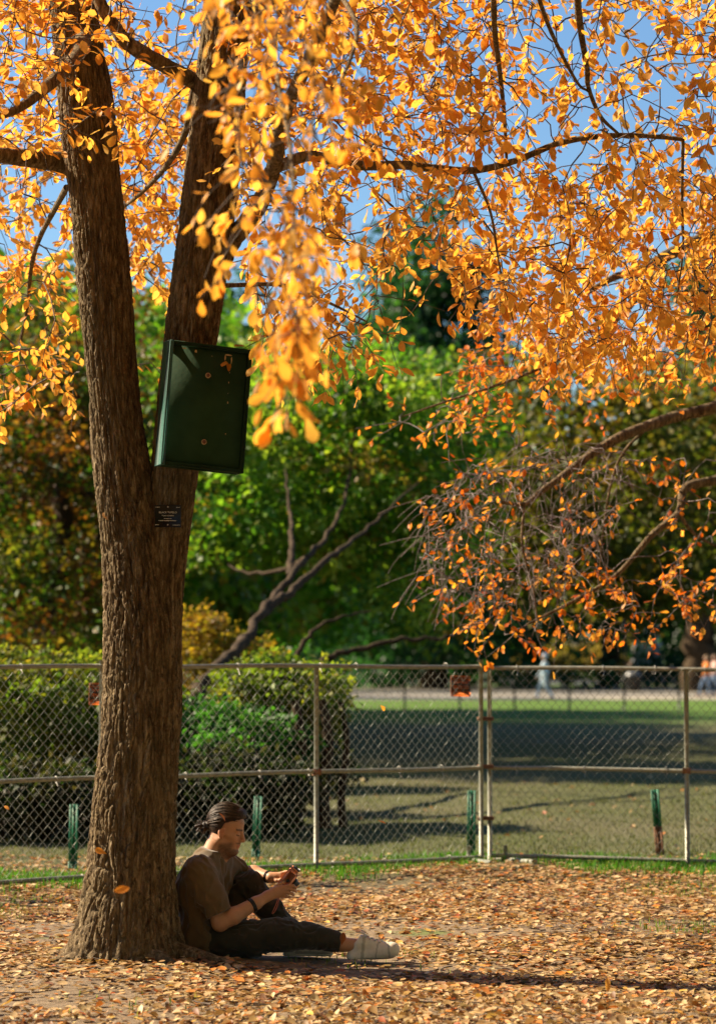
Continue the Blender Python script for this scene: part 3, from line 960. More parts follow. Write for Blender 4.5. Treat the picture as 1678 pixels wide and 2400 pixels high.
# leaning green tree in the middle
b0 = Q(330, 1700, 24)
bg_tree('broad green tree with a dark leaning trunk behind the middle fence panel', (b0[0], 24, 0),
        [([(b0[0] - 0.35, 23.8, -0.1), Q(345, 1690, 24.0), Q(405, 1605, 24.2), Q(480, 1510, 24.8), Q(560, 1420, 26), Q(620, 1330, 27.5), Q(690, 1250, 29), Q(760, 1150, 31.5), Q(800, 950, 33)], 0.095, 0.015),
         ([Q(590, 1375, 26.8), Q(660, 1320, 27.6), Q(740, 1250, 28.5), Q(830, 1180, 30), Q(940, 1080, 31.5)], 0.06, 0.01),
         ([Q(650, 1290, 28.2), Q(655, 1220, 29), Q(650, 1150, 30), Q(640, 1050, 31)], 0.05, 0.01),
         ([Q(690, 1250, 29), Q(640, 1275, 29.3), Q(560, 1285, 29.8), Q(510, 1265, 30.2)], 0.04, 0.01),
         ([Q(430, 1578, 24.4), Q(500, 1555, 24.6), Q(580, 1535, 25), Q(680, 1520, 26)], 0.045, 0.015),
         ([Q(440, 1560, 24.5), Q(600, 1515, 27), Q(700, 1490, 29), Q(780, 1460, 29.4), Q(900, 1435, 29.6), Q(1000, 1430, 29.8), Q(1080, 1390, 30)], 0.06, 0.012),
         ([Q(660, 1500, 28.5), Q(680, 1440, 28.6), Q(740, 1390, 28.8), Q(830, 1370, 29.2)], 0.04, 0.01)],
        region(430, [(400, 820), (620, 800), (760, 790), (1000, 800), (1090, 950), (1080, 1250), (1060, 1430), (900, 1440), (800, 1300), (560, 1240), (420, 1290)], (32.5, 39), lambda x, y: 1 if y < 1250 else 0.5),
        0.45, 75, (0.10, 0.16), GREEN, GRW)
# left dark tree with reddish leaves
b1 = Q(120, 1600, 36)
bg_tree('dark tree with russet and green leaves at the left edge behind the fence', (b1[0], 36, 0),
        [([(b1[0], 36, -0.1), Q(125, 1400, 36), Q(130, 1250, 36), Q(150, 1000, 36.3), Q(130, 760, 36.5)], 0.22, 0.08),
         ([Q(130, 1280, 36), Q(180, 1240, 35.6), Q(230, 1190, 35.3), Q(300, 1120, 35)], 0.07, 0.012),
         ([Q(250, 1130, 35.6), Q(160, 1090, 35.4), Q(80, 1040, 35.4), Q(0, 1050, 35.3)], 0.06, 0.012),
         ([Q(230, 1370, 35.4), Q(160, 1420, 35.4), Q(60, 1455, 35.3), Q(-20, 1450, 35.3)], 0.05, 0.02)],
        region(380, [(-160, 640), (340, 640), (340, 1250), (260, 1460), (-160, 1470)], (34, 40), lambda x, y: 0.45 if y < 760 else 1), 0.45, 70, (0.09, 0.15),
        [(0.04, 0.10, 0.012), (0.075, 0.14, 0.016), (0.24, 0.085, 0.018), (0.15, 0.05, 0.012), (0.20, 0.20, 0.03)], [3, 2, 2, 1.4, 0.8])
# right hand olive and rust tree
b2 = Q(1760, 1560, 44)
bg_tree('olive and rust coloured tree behind the drooping boughs on the right', (b2[0], 44, 0),
        [([(b2[0], 44, -0.1), Q(1755, 1400, 44), Q(1740, 1250, 44), Q(1700, 1000, 44)], 0.3, 0.15),
         ([Q(1745, 1260, 44), Q(1600, 1180, 44), Q(1400, 1130, 44), Q(1250, 1150, 43.5)], 0.14, 0.06),
         ([Q(1360, 1250, 44), Q(1250, 1150, 43.5), Q(1150, 1100, 43)], 0.12, 0.05)],
        region(320, [(1080, 820), (1760, 820), (1760, 1330), (1450, 1360), (1250, 1340), (1090, 1300)], (39, 48), lambda x, y: 1 if y > 950 else 0.7), 0.7, 75, (0.13, 0.22),
        [(0.09, 0.11, 0.018), (0.14, 0.15, 0.025), (0.21, 0.12, 0.02), (0.05, 0.09, 0.014), (0.25, 0.19, 0.03)], [3, 2, 1.6, 2, 1])
# conifer
def conifer(label, px, D, top_py, wid, n, cols=[(0.02, 0.07, 0.03), (0.03, 0.10, 0.035), (0.045, 0.12, 0.03)]):
    base = Q(px, 1500, D); top = Q(px, top_py, D)[2]
    cs = []
    for i in range(n):
        t = RND.random() ** 0.7
        z = top * (1 - t) + 1.6 * t
        r = wid * (0.06 + t) * RND.uniform(0.25, 1)
        a = RND.uniform(0, 2 * math.pi)
        cs.append(np.array((base[0] + r * math.cos(a), D + r * math.sin(a), z - 0.25 * r)))
    bg_tree(label, (base[0], D, 0), [([(base[0], D, -0.2), (base[0], D, top * 0.5), (base[0], D, top)], 0.35, 0.03)], cs, 1.2, 75, (0.32, 0.55), cols, [2, 2, 1], name='conifer', cat='conifer')
conifer('tall dark conifer whose tip shows in the gap right of the stems', 990, 122, 420, 8.6, 300)
conifer('blue-green conifer standing left of the tallest conifer', 880, 130, 520, 8.0, 240)
conifer('dark conifer behind the orange leaves at the right edge', 1590, 126, 560, 6.4, 180)
conifer('slim conifer half hidden behind the leaves above the green box', 500, 112, 640, 5.0, 130)
conifer('dark conifer behind the russet tree at the far left', 60, 100, 600, 5.6, 170)

# row of trees on the left of the lawn: they throw the long shade across it
for i, (x, y, h, r, lab) in enumerate([(-5.5, 44, 8.6, 4.2, 'rounded green tree behind the leaning trunk, nearest of the lawn row'), (-5, 52, 9.4, 4.4, 'second green tree of the row left of the shaded lawn'),
                                       (-5.5, 60, 10.2, 4.6, 'third green tree of the row left of the shaded lawn'), (-5.5, 68, 11.2, 4.8, 'farthest green tree of the row left of the shaded lawn'), (-6.2, 48, 9.0, 4.2, 'green tree behind the second gap of the lawn row'), (-6.2, 56, 9.8, 4.4, 'green tree behind the third gap of the lawn row'), (-2.5, 73, 9.5, 4.0, 'small green tree at the far end of the shaded lawn'), (-13, 64, 10, 4.5, 'large dim tree at the back left of the lawn')]):
    cs = [np.array((x, y, h * 0.58)) + rand_unit(1)[0] * np.array((r, r, h * 0.42)) * RND.random() ** 0.4 for _ in range(170)]
    bg_tree(lab, (x, y, 0), [([(x, y, -0.1), (x + 0.1, y, h * 0.3), (x - 0.1, y, h * 0.8)], 0.3, 0.08)], cs, 0.85, 70, (0.22, 0.38), GREEN, GRW, group='trees left of the lawn')

# unseen trees added around the viewpoint to block sky light
for x, y, h, r, lab in ((0.5, -9.5, 18, 6.0, 'unseen tree added behind the viewpoint to block sky light'), (-9.5, 1.0, 16, 5.0, 'unseen tree added left of the viewpoint to block sky light'), (10.5, 1.0, 17, 5.5, 'unseen tree added right of the viewpoint to block sky light'),
                        (13, 11, 16, 5.5, 'unseen tree added right of the boughs to block sky light'), (-9.5, -8.5, 18, 6.0, 'unseen tree added behind and left of the viewpoint to block sky light'), (10, -9, 18, 6.0, 'unseen tree added behind and right of the viewpoint to block sky light')):
    cs = [np.array((x, y, h * 0.55)) + rand_unit(1)[0] * np.array((r, r, h * 0.45)) * RND.random() ** 0.35 for _ in range(130)]
    bg_tree(lab, (x, y, 0), [([(x, y, -0.1), (x + 0.1, y, h * 0.3), (x - 0.1, y, h * 0.8)], 0.32, 0.08)], cs, 1.4, 46, (0.6, 0.9), GREEN, GRW, group='unseen trees added to block sky light')

# far tree line
FAR = [(0.03, 0.075, 0.02), (0.05, 0.10, 0.02), (0.09, 0.11, 0.025), (0.17, 0.12, 0.03)]
far_specs = [(-46, 190, 15, 7), (-32, 185, 17, 7), (-20, 178, 15, 6), (-9, 182, 18, 7), (2, 190, 17, 7), (12, 180, 16, 6), (22, 192, 19, 8), (33, 186, 16, 7), (45, 190, 17, 8), (58, 200, 18, 8)]
far_words = ['far tree, leftmost of the line at the back of the park', 'far tree, second from the left in the back line', 'far tree, third from the left in the back line', 'far tree, fourth from the left in the back line',
             'far tree, fifth from the left in the back line', 'far tree behind the walking figure in the back line', 'far tree behind the stone monument in the back line', 'far tree right of the monument in the back line',
             'far tree, second from the right in the back line', 'far tree, rightmost of the back line']
for (x, y, h, r), lab in zip(far_specs, far_words):
    cs = [np.array((x, y, h * 0.56)) + rand_unit(1)[0] * np.array((r, r * 0.6, h * 0.44)) * RND.random() ** 0.4 for _ in range(110)]
    bg_tree(lab, (x, y, 0), [([(x, y, -0.1), (x, y, h * 0.3), (x, y, h * 0.8)], 0.45, 0.15)], cs, 1.5, 50, (0.4, 0.7), FAR, [3, 3, 2, 1], group='tree line at the back of the park')
for px, D, r, lab in ((1365, 128, 0.62, 'broad dark tree left of the stone monument'), (1560, 112, 0.75, 'broad dark tree with a thick stem right of the stone monument'), (1190, 150, 0.5, 'dim green tree above the walking figure'), (960, 120, 0.5, 'dim green tree above the fence gate posts'), (1660, 96, 0.4, 'dim tree past the right edge of the lawn')):
    b = Q(px, 1500, D)
    h = 13
    cs = [np.array((b[0], D, 8.2)) + rand_unit(1)[0] * np.array((6.0, 4, 4.6)) * RND.random() ** 0.45 for _ in range(120)]
    bg_tree(lab, (b[0], D, 0), [([(b[0], D, -0.1), (b[0] + 0.1, D, 3), (b[0], D, 9)], r, r * 0.5)], cs, 1.1, 60, (0.28, 0.5), FAR, [3, 3, 2, 0.7])

# hedge that closes the view under the far trees
hx = np.linspace(-46, 62, 420)
hedge = empty('hedge', (8, 196, 0)); bpy.context.view_layer.update()
tag(hedge, 'long dark hedge closing the view under the far trees', 'hedge')
hp, hR, hs_, hcol = clump_leaves([np.array((x + RND.gauss(0, .4), 196 + RND.gauss(0, 1), RND.uniform(0.3, 5.2))) for x in np.tile(hx, 2)], 1.3, 26, (0.5, 0.8), FAR, [4, 3, 1, 0.5])
ho = obj('foliage', leaves_mesh('foliage', hp, hR, hs_, hcol, LF), M['green'], hedge); ho.matrix_parent_inverse = hedge.matrix_world.inverted(); ho['kind'] = 'stuff'
# shrubs behind the fence
YG = [(0.20, 0.23, 0.03), (0.14, 0.20, 0.025), (0.28, 0.24, 0.035), (0.07, 0.13, 0.018), (0.30, 0.17, 0.02)]
def shrub(label, x, y, rx, ry, h, n, cols, w, per=80, size=(0.05, 0.09), z0=0.25, stems=5, rad=0.2):
    cs = []
    for _ in range(n):
        u = rand_unit(1)[0] * RND.random() ** 0.33
        cs.append(np.array((x + u[0] * rx, y + u[1] * ry, z0 + (h - z0) * (0.5 + 0.5 * u[2]))))
    limbs = []
    for k in range(stems):
        a = RND.uniform(0, 6.28)
        e = (x + rx * 0.6 * math.cos(a), y + ry * 0.6 * math.sin(a), h * 0.7)
        limbs.append(([(x + 0.15 * math.cos(a), y + 0.15 * math.sin(a), -0.05), (x + rx * 0.3 * math.cos(a), y + ry * 0.3 * math.sin(a), h * 0.35), e], 0.03, 0.01))
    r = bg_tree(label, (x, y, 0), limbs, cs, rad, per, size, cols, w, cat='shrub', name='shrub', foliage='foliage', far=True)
    for ch in list(r.children):
        if ch.name.startswith('trunk') or ch.name.startswith('branch'): ch.name = 'stem'
    return r
shrub('yellow-green shrub behind the left fence panel, at the left edge', -3.4, 22.5, 1.1, 0.9, 1.75, 130, YG, [3, 3, 2, 1, 0.6])
shrub('bright green shrub behind the fence between left edge and trunk', -2.5, 23.0, 0.9, 0.9, 1.65, 110, YG, [2, 3, 1, 2, 0.3])
shrub('golden shrub behind the fence just right of the trunk', -2.0, 29.5, 1.05, 0.8, 2.2, 110, [(0.36, 0.22, 0.025), (0.26, 0.19, 0.03), (0.30, 0.14, 0.02), (0.12, 0.13, 0.02)], [3, 3, 1.5, 1])
shrub('low bright green shrub spreading under the leaning trunk', -1.25, 22.6, 0.75, 0.8, 1.15, 150, [(0.05, 0.17, 0.03), (0.04, 0.12, 0.02), (0.08, 0.22, 0.035)], [3, 2, 1], z0=0.3)
shrub('weeping yellow-green shrub left of the open lawn behind the fence', -0.75, 23.3, 0.6, 0.7, 1.6, 110, YG, [2, 3, 1, 2, 0.2], z0=0.75)
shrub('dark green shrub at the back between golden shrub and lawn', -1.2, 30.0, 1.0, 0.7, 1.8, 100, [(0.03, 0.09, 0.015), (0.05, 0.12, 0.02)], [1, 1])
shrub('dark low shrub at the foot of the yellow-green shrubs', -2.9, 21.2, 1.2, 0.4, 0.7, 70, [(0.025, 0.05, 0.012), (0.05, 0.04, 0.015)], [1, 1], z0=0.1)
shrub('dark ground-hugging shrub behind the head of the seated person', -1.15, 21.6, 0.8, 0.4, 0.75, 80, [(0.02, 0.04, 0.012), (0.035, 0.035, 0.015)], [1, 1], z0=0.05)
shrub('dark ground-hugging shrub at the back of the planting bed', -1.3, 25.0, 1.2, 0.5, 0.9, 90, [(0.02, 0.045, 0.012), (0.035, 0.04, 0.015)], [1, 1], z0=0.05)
# bare dark stems of the weeping shrub
for k, (px, w, lab) in enumerate(((668, 0.055, 'thick dark stump-like stem behind the fence post, leftmost of three'), (728, 0.06, 'thick dark stem behind the fence, middle of three'), (770, 0.035, 'thinner dark stem behind the fence, rightmost of three'))):
    D = 22.3 + 0.25 * k
    b = Q(px, 1900, D)
    r = empty('small_tree', (b[0], D, 0)); bpy.context.view_layer.update()
    tag(r, lab, 'small tree', 'dark stems behind the fence')
    c = curve([(b[0], D, -0.05), (b[0] - 0.02, D, 0.3), (b[0] + 0.03, D + 0.05, 0.8), (b[0] - 0.03, D + 0.1, 1.2)], 6)
    part(MB().tube(c, np.linspace(w * 1.3, w * 0.7, len(c)), 9), 'trunk', M['bark_dark'], r)

# ------------------------------------------------------------------ chain link fence
def fence_panel(label, A, B, H, posts, clip_seed):
    """A, B: ground ends (x, y); posts: fractions of the upright tubes"""
    A = np.array(A, float); B = np.array(B, float)
    L = np.linalg.norm(B - A); u = (B - A) / L
    root = empty('chain_link_fence', (A[0], A[1], 0)); bpy.context.view_layer.update()
    tag(root, label, 'fence', 'temporary chain link fence panels')
    W = lambda s, z, o=0.0: np.array((A[0] + u[0] * s - u[1] * o, A[1] + u[1] * s + u[0] * o, z))
    z0, z1, zm = 0.055, H, H * 0.487
    R = 0.0175
    def rail(z, name, sag):
        s = np.linspace(0, L, 16)
        w = 0.006 * np.sin(s * 2.1 + clip_seed) * sag
        part(MB().tube([W(a, z + b) for a, b in zip(s, w)], R * 0.95, 10), name, M['galv'], root)
    rail(z1, 'top_rail', 1.2); rail(z0, 'bottom_rail', 1.0); rail(zm, 'middle_rail', 1.0)
    for f in posts:
        s = f * L
        part(MB().tube([W(s, 0.0, 0.001), W(s, z1 * 0.5, 0.001), W(s, z1 + (0.05 if f in (0, 1) else 0), 0.001)], R * 1.08, 10), 'post', M['galv'], root)
        if 0 < f < 1:
            part(MB().tube([W(s - 0.03, zm), W(s + 0.03, zm)], R * 1.5, 10), 'joint', M['galv_rust'], root)
    # woven wire: zig-zag strands
    mbw = MB()
    p = 0.034; hz = 0.074
    ns = int(L / p)
    nz = int((z1 - z0) / (hz / 2))
    for i in range(ns + 1):
        k = np.arange(nz + 1)
        z = z0 + k * (z1 - z0) / nz
        s = i * p + np.where((k + i) % 2 == 0, -0.52, 0.52) * p
        o = np.where((k + i) % 2 == 0, -0.002, 0.002) - 0.018
        s = np.clip(s + 0.004 * np.sin(z * 9 + i * 0.7), 0.005, L - 0.005)
        pts = np.stack([A[0] + u[0] * s - u[1] * o, A[1] + u[1] * s + u[0] * o, z], -1)
        mbw.tube(pts, 0.0017, 4, caps=False)
    w = part(mbw, 'wire_mesh', M['wire'], root, False)
    w['kind'] = 'stuff'
    rr = random.Random(clip_seed)
    for z in (z1, zm, z0):
        s = rr.uniform(0.15, 0.4)
        while s < L - 0.1:
            a = np.linspace(0, 2 * math.pi, 9)
            pts = [W(s + 0.002 * q, z + 0.026 * math.sin(t), 0.026 * math.cos(t)) for q, t in enumerate(a)]
            pts.append(W(s + 0.01, z - 0.035 - rr.uniform(0, 0.025), -0.028))
            part(MB().tube(pts, 0.0028, 5), 'wire_tie', M['clip'], root)
            s += rr.uniform(0.3, 0.85)
    return root, W, L
J = Q(1081, 1932, 19.0)
J = np.array((J[0], ground_D(1932 * KD)))
Jx = (1078 * KD - 839) / F * J[1]
def at_ground(dx, dy):
    D = ground_D(dy * KD)
    return ((dx * KD - 839) / F * D, D)
E_mid = at_ground(1077, 1932)
S_mid = at_ground(245, 1978)
FH = 1.53
fence_panel('chain link panel between the trunk and the paired posts, with an orange sign', S_mid, E_mid, FH, (0, 0.535, 1), 5)
v = np.array(S_mid) - np.array(E_mid); v /= np.linalg.norm(v)
S0 = np.array(S_mid) + v * 0.05
fence_panel('nearest chain link panel at the left edge, running behind the trunk', tuple(S0 + v * 3.0 + np.array((0.0, -0.12))), tuple(S0), FH, (0, 0.5, 1), 8)
A_r = at_ground(1096, 1931); B_r = at_ground(1605, 1943)
vv = np.array(B_r) - np.array(A_r); vv /= np.linalg.norm(vv)
fence_panel('chain link panel right of the paired posts, one leaning green stake behind', A_r, tuple(np.array(A_r) + vv * 3.06), FH - 0.02, (0, 0.502, 1), 13)
fr = np.array(A_r) + vv * 3.12
# clamps that tie the paired posts
for z, lab in ((0.75, 'rusty clamp joining the paired fence posts at the middle rail'), (1.12, 'rusty clamp joining the paired fence posts above the middle rail'), (0.35, 'rusty clamp joining the paired fence posts near the ground')):
    c = (np.array(E_mid) + np.array(A_r)) / 2
    o = MB().box((c[0], c[1], z), (0.13, 0.062, 0.03), bevel=0.006).build('fence_clamp', M['galv_rust'], None, False)
    tag(o, lab, 'clamp', 'clamps on the fence')
# gate-like flat bar beside the right post
def fence_foot(label, x, y, dx, dy):
    p = [(x - dx, y - dy, 0.028), (x, y, 0.03), (x + dx, y + dy, 0.028)]
    r = empty('fence_stand', (x, y, 0)); bpy.context.view_layer.update(); tag(r, label, 'fence stand', 'feet of the fence panels')
    part(MB().tube(p, 0.020, 8), 'ground_tube', M['galv'], r)
    part(MB().tube([(x, y, 0.03), (x, y, 0.14)], 0.016, 8), 'spigot', M['galv'], r)
fence_foot('pale steel foot lying in the grass left of the paired posts', E_mid[0] - 0.1, E_mid[1] - 0.02, 0.16, -0.25)
fence_foot('pale steel foot lying in the grass right of the paired posts', A_r[0] + 0.12, A_r[1] - 0.02, 0.2, -0.22)

# orange signs on the wire
def text_mesh(body, size, name='lettering'):
    cu = bpy.data.curves.new(name, 'FONT')
    cu.body = body; cu.size = size; cu.align_x = 'CENTER'; cu.align_y = 'CENTER'; cu.extrude = 0.0006
    tmp = bpy.data.objects.new('tmp_text', cu)
    COL.objects.link(tmp)
    bpy.context.view_layer.update()
    dg = bpy.context.evaluated_depsgraph_get()
    me = bpy.data.meshes.new_from_object(tmp.evaluated_get(dg))
    bpy.data.objects.remove(tmp, do_unlink=True)
    me.name = name
    return me
def put_text(body, size, m, root, local, name='lettering', sx=1.0):
    """local: (x, z, off) on the face of root, whose local -Y is the face"""
    me = text_mesh(body, size, name)
    me.materials.append(m)
    o = link(bpy.data.objects.new(name, me), root)
    o.rotation_euler = (math.pi / 2, 0, 0)
    o.scale = (sx, 1, 1)
    o.location = (local[0], -local[2], local[1])
    return o
def warning_sign(label, c, ang):
    root = empty('fence_sign', c); root.rotation_euler = (math.radians(-3), math.radians(1.5), ang)
    tag(root, label, 'sign', 'orange signs on the fence')
    w, h = 0.185, 0.16
    o = MB().box((0, 0, 0), (w, 0.004, h), bevel=0.001).build('board', M['signorange'], root, False)
    o = MB().box((0, -0.0035, -0.002), (w * 0.97, 0.002, h * 0.58)).build('dark_field', M['signdark'], root, False)
    put_text('TEMPORARY', 0.030, M['signorange'], root, (0, 0.026, 0.0055), 'lettering', 0.86)
    put_text('FENCE CO.', 0.042, M['signorange'], root, (0, -0.012, 0.0055), 'lettering', 0.72)
    for z in (0.062, -0.066, -0.043):
        x = -w * 0.42
        rr = random.Random(int(z * 1000))
        mbx = MB()
        while x < w * 0.40:
            l = rr.uniform(0.004, 0.014)
            mbx.box((x + l / 2, -0.0052 if z == -0.043 else -0.0032, z), (l, 0.001, 0.008)); x += l + 0.005
        mbx.build('small_print', M['signorange'] if z == -0.043 else M['signdark'], root, False)
uu = np.array(E_mid) - np.array(S_mid); uang = math.atan2(uu[1], uu[0])
sp = Q(1032, 1538, E_mid[1] - 0.07)
warning_sign('orange sign with dark band on the fence left of the paired posts', tuple(sp), uang)
sp2 = Q(226, 1556, 17.65)
warning_sign('orange sign on the fence half hidden behind the left of the trunk', tuple(sp2), uang)

# green stakes behind the fence
def stake(label, dx_top, dy_top, dx_bot, dy_bot, D, rusty=False):
    t = Q(dx_top, dy_top, D); b = Q(dx_bot, dy_bot, D)
    b = np.array((b[0], D, -0.1)); 
    root = empty('metal_stake', (b[0], D, 0)); bpy.context.view_layer.update()
    tag(root, label, 'stake', 'green stakes behind the fence')
    ax = (t - b); H = np.linalg.norm(ax); ax /= H
    sx = np.array((1, 0, 0)) - ax * ax[0]; sx /= np.linalg.norm(sx); sy = np.cross(ax, sx)
    Rm = np.stack([sx, sy, ax], -1)
    def chan(z0, z1, name, m):
        mbx = MB()
        c = b + ax * (z0 + z1) / 2
        mbx.box(c, (0.030, 0.005, z1 - z0), Rm)
        for s in (-1, 1):
            mbx.box(c + sx * 0.0175 * s + sy * -0.013, (0.005, 0.028, z1 - z0), Rm)
            mbx.box(c + sx * 0.026 * s + sy * -0.029, (0.016, 0.004, z1 - z0), Rm)
        part(mbx, name, m, root, False)
    zr = 0.34 if rusty else 0.16
    chan(0, zr, 'foot', M['galv_rust'] if rusty else M['stake'])
    chan(zr + 0.001, H, 'channel', M['stake'])
    for q in range(5):
        zz = zr + (H - zr) * (0.25 + 0.16 * q)
        part(MB().tube([b + ax * zz - sy * 0.005, b + ax * zz - sy * -0.004 - sy * 0.012], 0.006, 6), 'hole_plug', M['signdark'], root)
stake('green stake behind the left fence panel, left of the trunk', 168, 1803, 164, 1975, 18.4)
stake('green stake behind the head of the seated person', 580, 1785, 573, 1945, 19.6)
stake('upright green stake just left of the paired fence posts', 1057, 1772, 1055, 1925, 19.5)
stake('leaning green stake with rusty foot behind the right fence panel', 1466, 1770, 1480, 1925, 19.6, True)

# ------------------------------------------------------------------ green box and plaque on the right stem
def tree_box():
    c = Q(457, 914, 12.62)
    root = empty('mounting_box', tuple(c))
    root.rotation_euler = (0, math.radians(4.2), math.radians(22))
    tag(root, 'shallow dark green wooden box fixed askew to the right stem', 'box')
    w, h, d = 0.455, 0.655, 0.115
    t = 0.022
    MB().box((0, -0.036, 0), (w - 2 * t, 0.02, h - 2 * t - 0.002)).build('panel', M['boxpaint'], root, False)
    MB().box((-(w - t) / 2, 0, 0), (t, d, h), bevel=0.002).build('side_board', M['boxside_skylit'], root, False)
    MB().box(((w - t) / 2, 0, 0), (t, d, h), bevel=0.002).build('side_board', M['boxpaint'], root, False)
    MB().box((0, 0, (h - t) / 2), (w - 2 * t - 0.001, d - 0.004, t), bevel=0.002).build('top_board', M['boxpaint'], root, False)
    MB().box((0, 0, -(h - t) / 2), (w - 2 * t - 0.001, d - 0.004, t), bevel=0.002).build('bottom_board', M['boxpaint'], root, False)
    Rx = np.array([[1, 0, 0], [0, 0, -1], [0, 1, 0]], float)
    for x, z in ((-0.005, 0.165), (0.0, -0.185)):
        wsh = MB().lathe([(0.0, 0.004), (0.006, 0.004), (0.007, 0.003), (0.0145, 0.003), (0.0145, -0.001)], (x, -0.049, z), 18, Rx).build('washer', M['peel'], root)
        MB().lathe([(0.0, 0.009), (0.007, 0.009), (0.0105, 0.005), (0.0105, 0.001)], (x, -0.0495, z), 6, Rx).build('bolt', M['rust'], wsh)
    rr = random.Random(3)
    for x, z, ww, hh in ((-0.145, 0.293, 0.03, 0.008), (-0.08, 0.283, 0.014, 0.018), (0.10, 0.285, 0.04, 0.010), (0.083, 0.27, 0.010, 0.03), (0.118, 0.262, 0.008, 0.04), (0.01, 0.27, 0.006, 0.004)):
        n = 7
        V = [(x, -0.0475, z)] + [(x + ww / 2 * math.cos(6.283 * k / n) * rr.uniform(0.6, 1.2), -0.0475, z + hh / 2 * math.sin(6.283 * k / n) * rr.uniform(0.6, 1.2)) for k in range(n)]
        obj('peeling_patch', mesh_np('peeling_patch', V, [np.array([[0, 1 + k, 1 + (k + 1) % n] for k in range(n)])], None, False), M['peel'], root)
    for k in range(5):
        z = 0.2 - 0.19 * rr.random() - (0.16 if k > 3 else 0); x = 0.117 + rr.uniform(-0.006, 0.006); s = rr.uniform(0.002, 0.005)
        MB().box((x, -0.0475, z), (s, 0.001, s * 2.2)).build('peeling_patch', M['peel'], root, False)
    # bracket to the stem
    MB().box((-0.06, 0.115, 0.0), (0.09, 0.17, 0.5)).build('bracket', M['bark_dark'], root, False)
tree_box()

def plaque():
    c = Q(377, 1157, 12.692)
    root = empty('tree_plaque', tuple(c))
    root.rotation_euler = (0, 0, math.radians(2))
    tag(root, 'small black plaque with white lettering naming the tree, below the green box', 'plaque')
    w, h = 0.138, 0.118
    MB().box((0, 0, 0), (w, 0.006, h), bevel=0.001).build('plate', M['plaque'], root, False)
    put_text('BLACK TUPELO', 0.0135, M['letter'], root, (0, 0.019, 0.0036))
    put_text('Nyssa sylvatica', 0.0105, M['letter'], root, (0, 0.003, 0.0036))
    def marks(x0, x1, z, hh, seed):
        rr = random.Random(seed); m = MB(); x = x0
        while x < x1:
            l = rr.uniform(0.001, 0.004); m.box((x, -0.0034, z + rr.uniform(-0.0004, 0.0004)), (l, 0.0006, hh * rr.uniform(0.7, 1))); x += l + 0.0012
        m.build('small_print', M['letter'], root, False)
    marks(-0.02, 0.02, -0.013, 0.0035, 1); marks(-0.046, 0.046, -0.024, 0.0048, 2)
    marks(-0.064, -0.043, 0.047, 0.004, 3); marks(0.044, 0.064, 0.046, 0.003, 4); marks(-0.064, -0.048, -0.046, 0.004, 5); marks(0.028, 0.064, -0.047, 0.0035, 6)
    for z in (0.048, -0.046):
        MB().tube([(0, -0.003, z), (0, -0.0065, z)], 0.004, 10).build('screw', M['clip'], root)
    MB().box((0, 0.04, 0.0), (0.05, 0.07, 0.06)).build('spacer', M['bark_dark'], root, False)
plaque()
# ------------------------------------------------------------------ the seated person
MD = 13.08
def Z(zx, zy, dy=0.0):
    return P(360 + zx / 2.508, 1840 + zy / 2.508, MD + dy)
def attr_mat(name, rough, spec=0.4, bump=0.0, bscale=200, sss=0.0, sheen=0.0, stretch=(1, 1, 1)):
    m = mat(name, (0.5, 0.4, 0.3), rough, 0, spec)
    t = NT(m)
    at = t.n('ShaderNodeAttribute', attribute_name='col')
    f = t.noise(t.coord(stretch), bscale * 0.4, 4)
    t.base(t.mix(0.35, at.outputs['Color'], t.mix(f, (0.6, 0.6, 0.6), (1.35, 1.35, 1.35)), 'MULTIPLY'))
    if bump: t.bump(t.noise(t.coord(stretch), bscale, 4), bump, 0.003)
    if sss:
        t.b.inputs['Subsurface Weight'].default_value = sss
        t.b.inputs['Subsurface Radius'].default_value = (0.012, 0.004, 0.002)
    if sheen: t.b.inputs['Sheen Weight'].default_value = sheen
    return m
M['skin'] = attr_mat('skin', 0.5, 0.4, 0.15, 300, 0.12)
M['cloth'] = attr_mat('cotton', 0.9, 0.15, 0.25, 400, 0, 0.25)
M['denim'] = attr_mat('trouser_cloth', 0.85, 0.2, 0.3, 350, 0, 0.2)
M['hair'] = attr_mat('dark_hair', 0.55, 0.35, 0.4, 160)
M['shoe'] = attr_mat('shoe_leather', 0.55, 0.4, 0.15, 150)
M['black'] = mat('black_plastic', (0.012, 0.012, 0.012), 0.4)
M['lace'] = mat('lace', (0.62, 0.58, 0.48), 0.8)
M['coral'] = noisy('coral_plastic', (0.74, 0.28, 0.14), (0.78, 0.31, 0.16), 20, 0.4, 0.0)
M['greyplastic'] = mat('grey_plastic', (0.10, 0.105, 0.11), 0.35)
M['lensglass'] = mat('lens_glass', (0.02, 0.02, 0.03), 0.08, 0, 0.8)
M['strap'] = mat('pink_strap', (0.45, 0.13, 0.09), 0.7)

Hc = Z(426, 264, 0.02)
th = math.radians(14); yw = math.radians(-9)
hf = np.array((math.cos(th) * math.cos(yw), math.cos(th) * math.sin(yw), -math.sin(th)))
hs = np.array((-math.sin(yw), math.cos(yw), 0.0))
hu = np.cross(hf, hs)
HR = np.stack([hf, hu, hs], -1)
def Hd(a, b, c=0.0):
    return Hc + hf * a + hu * b + hs * c

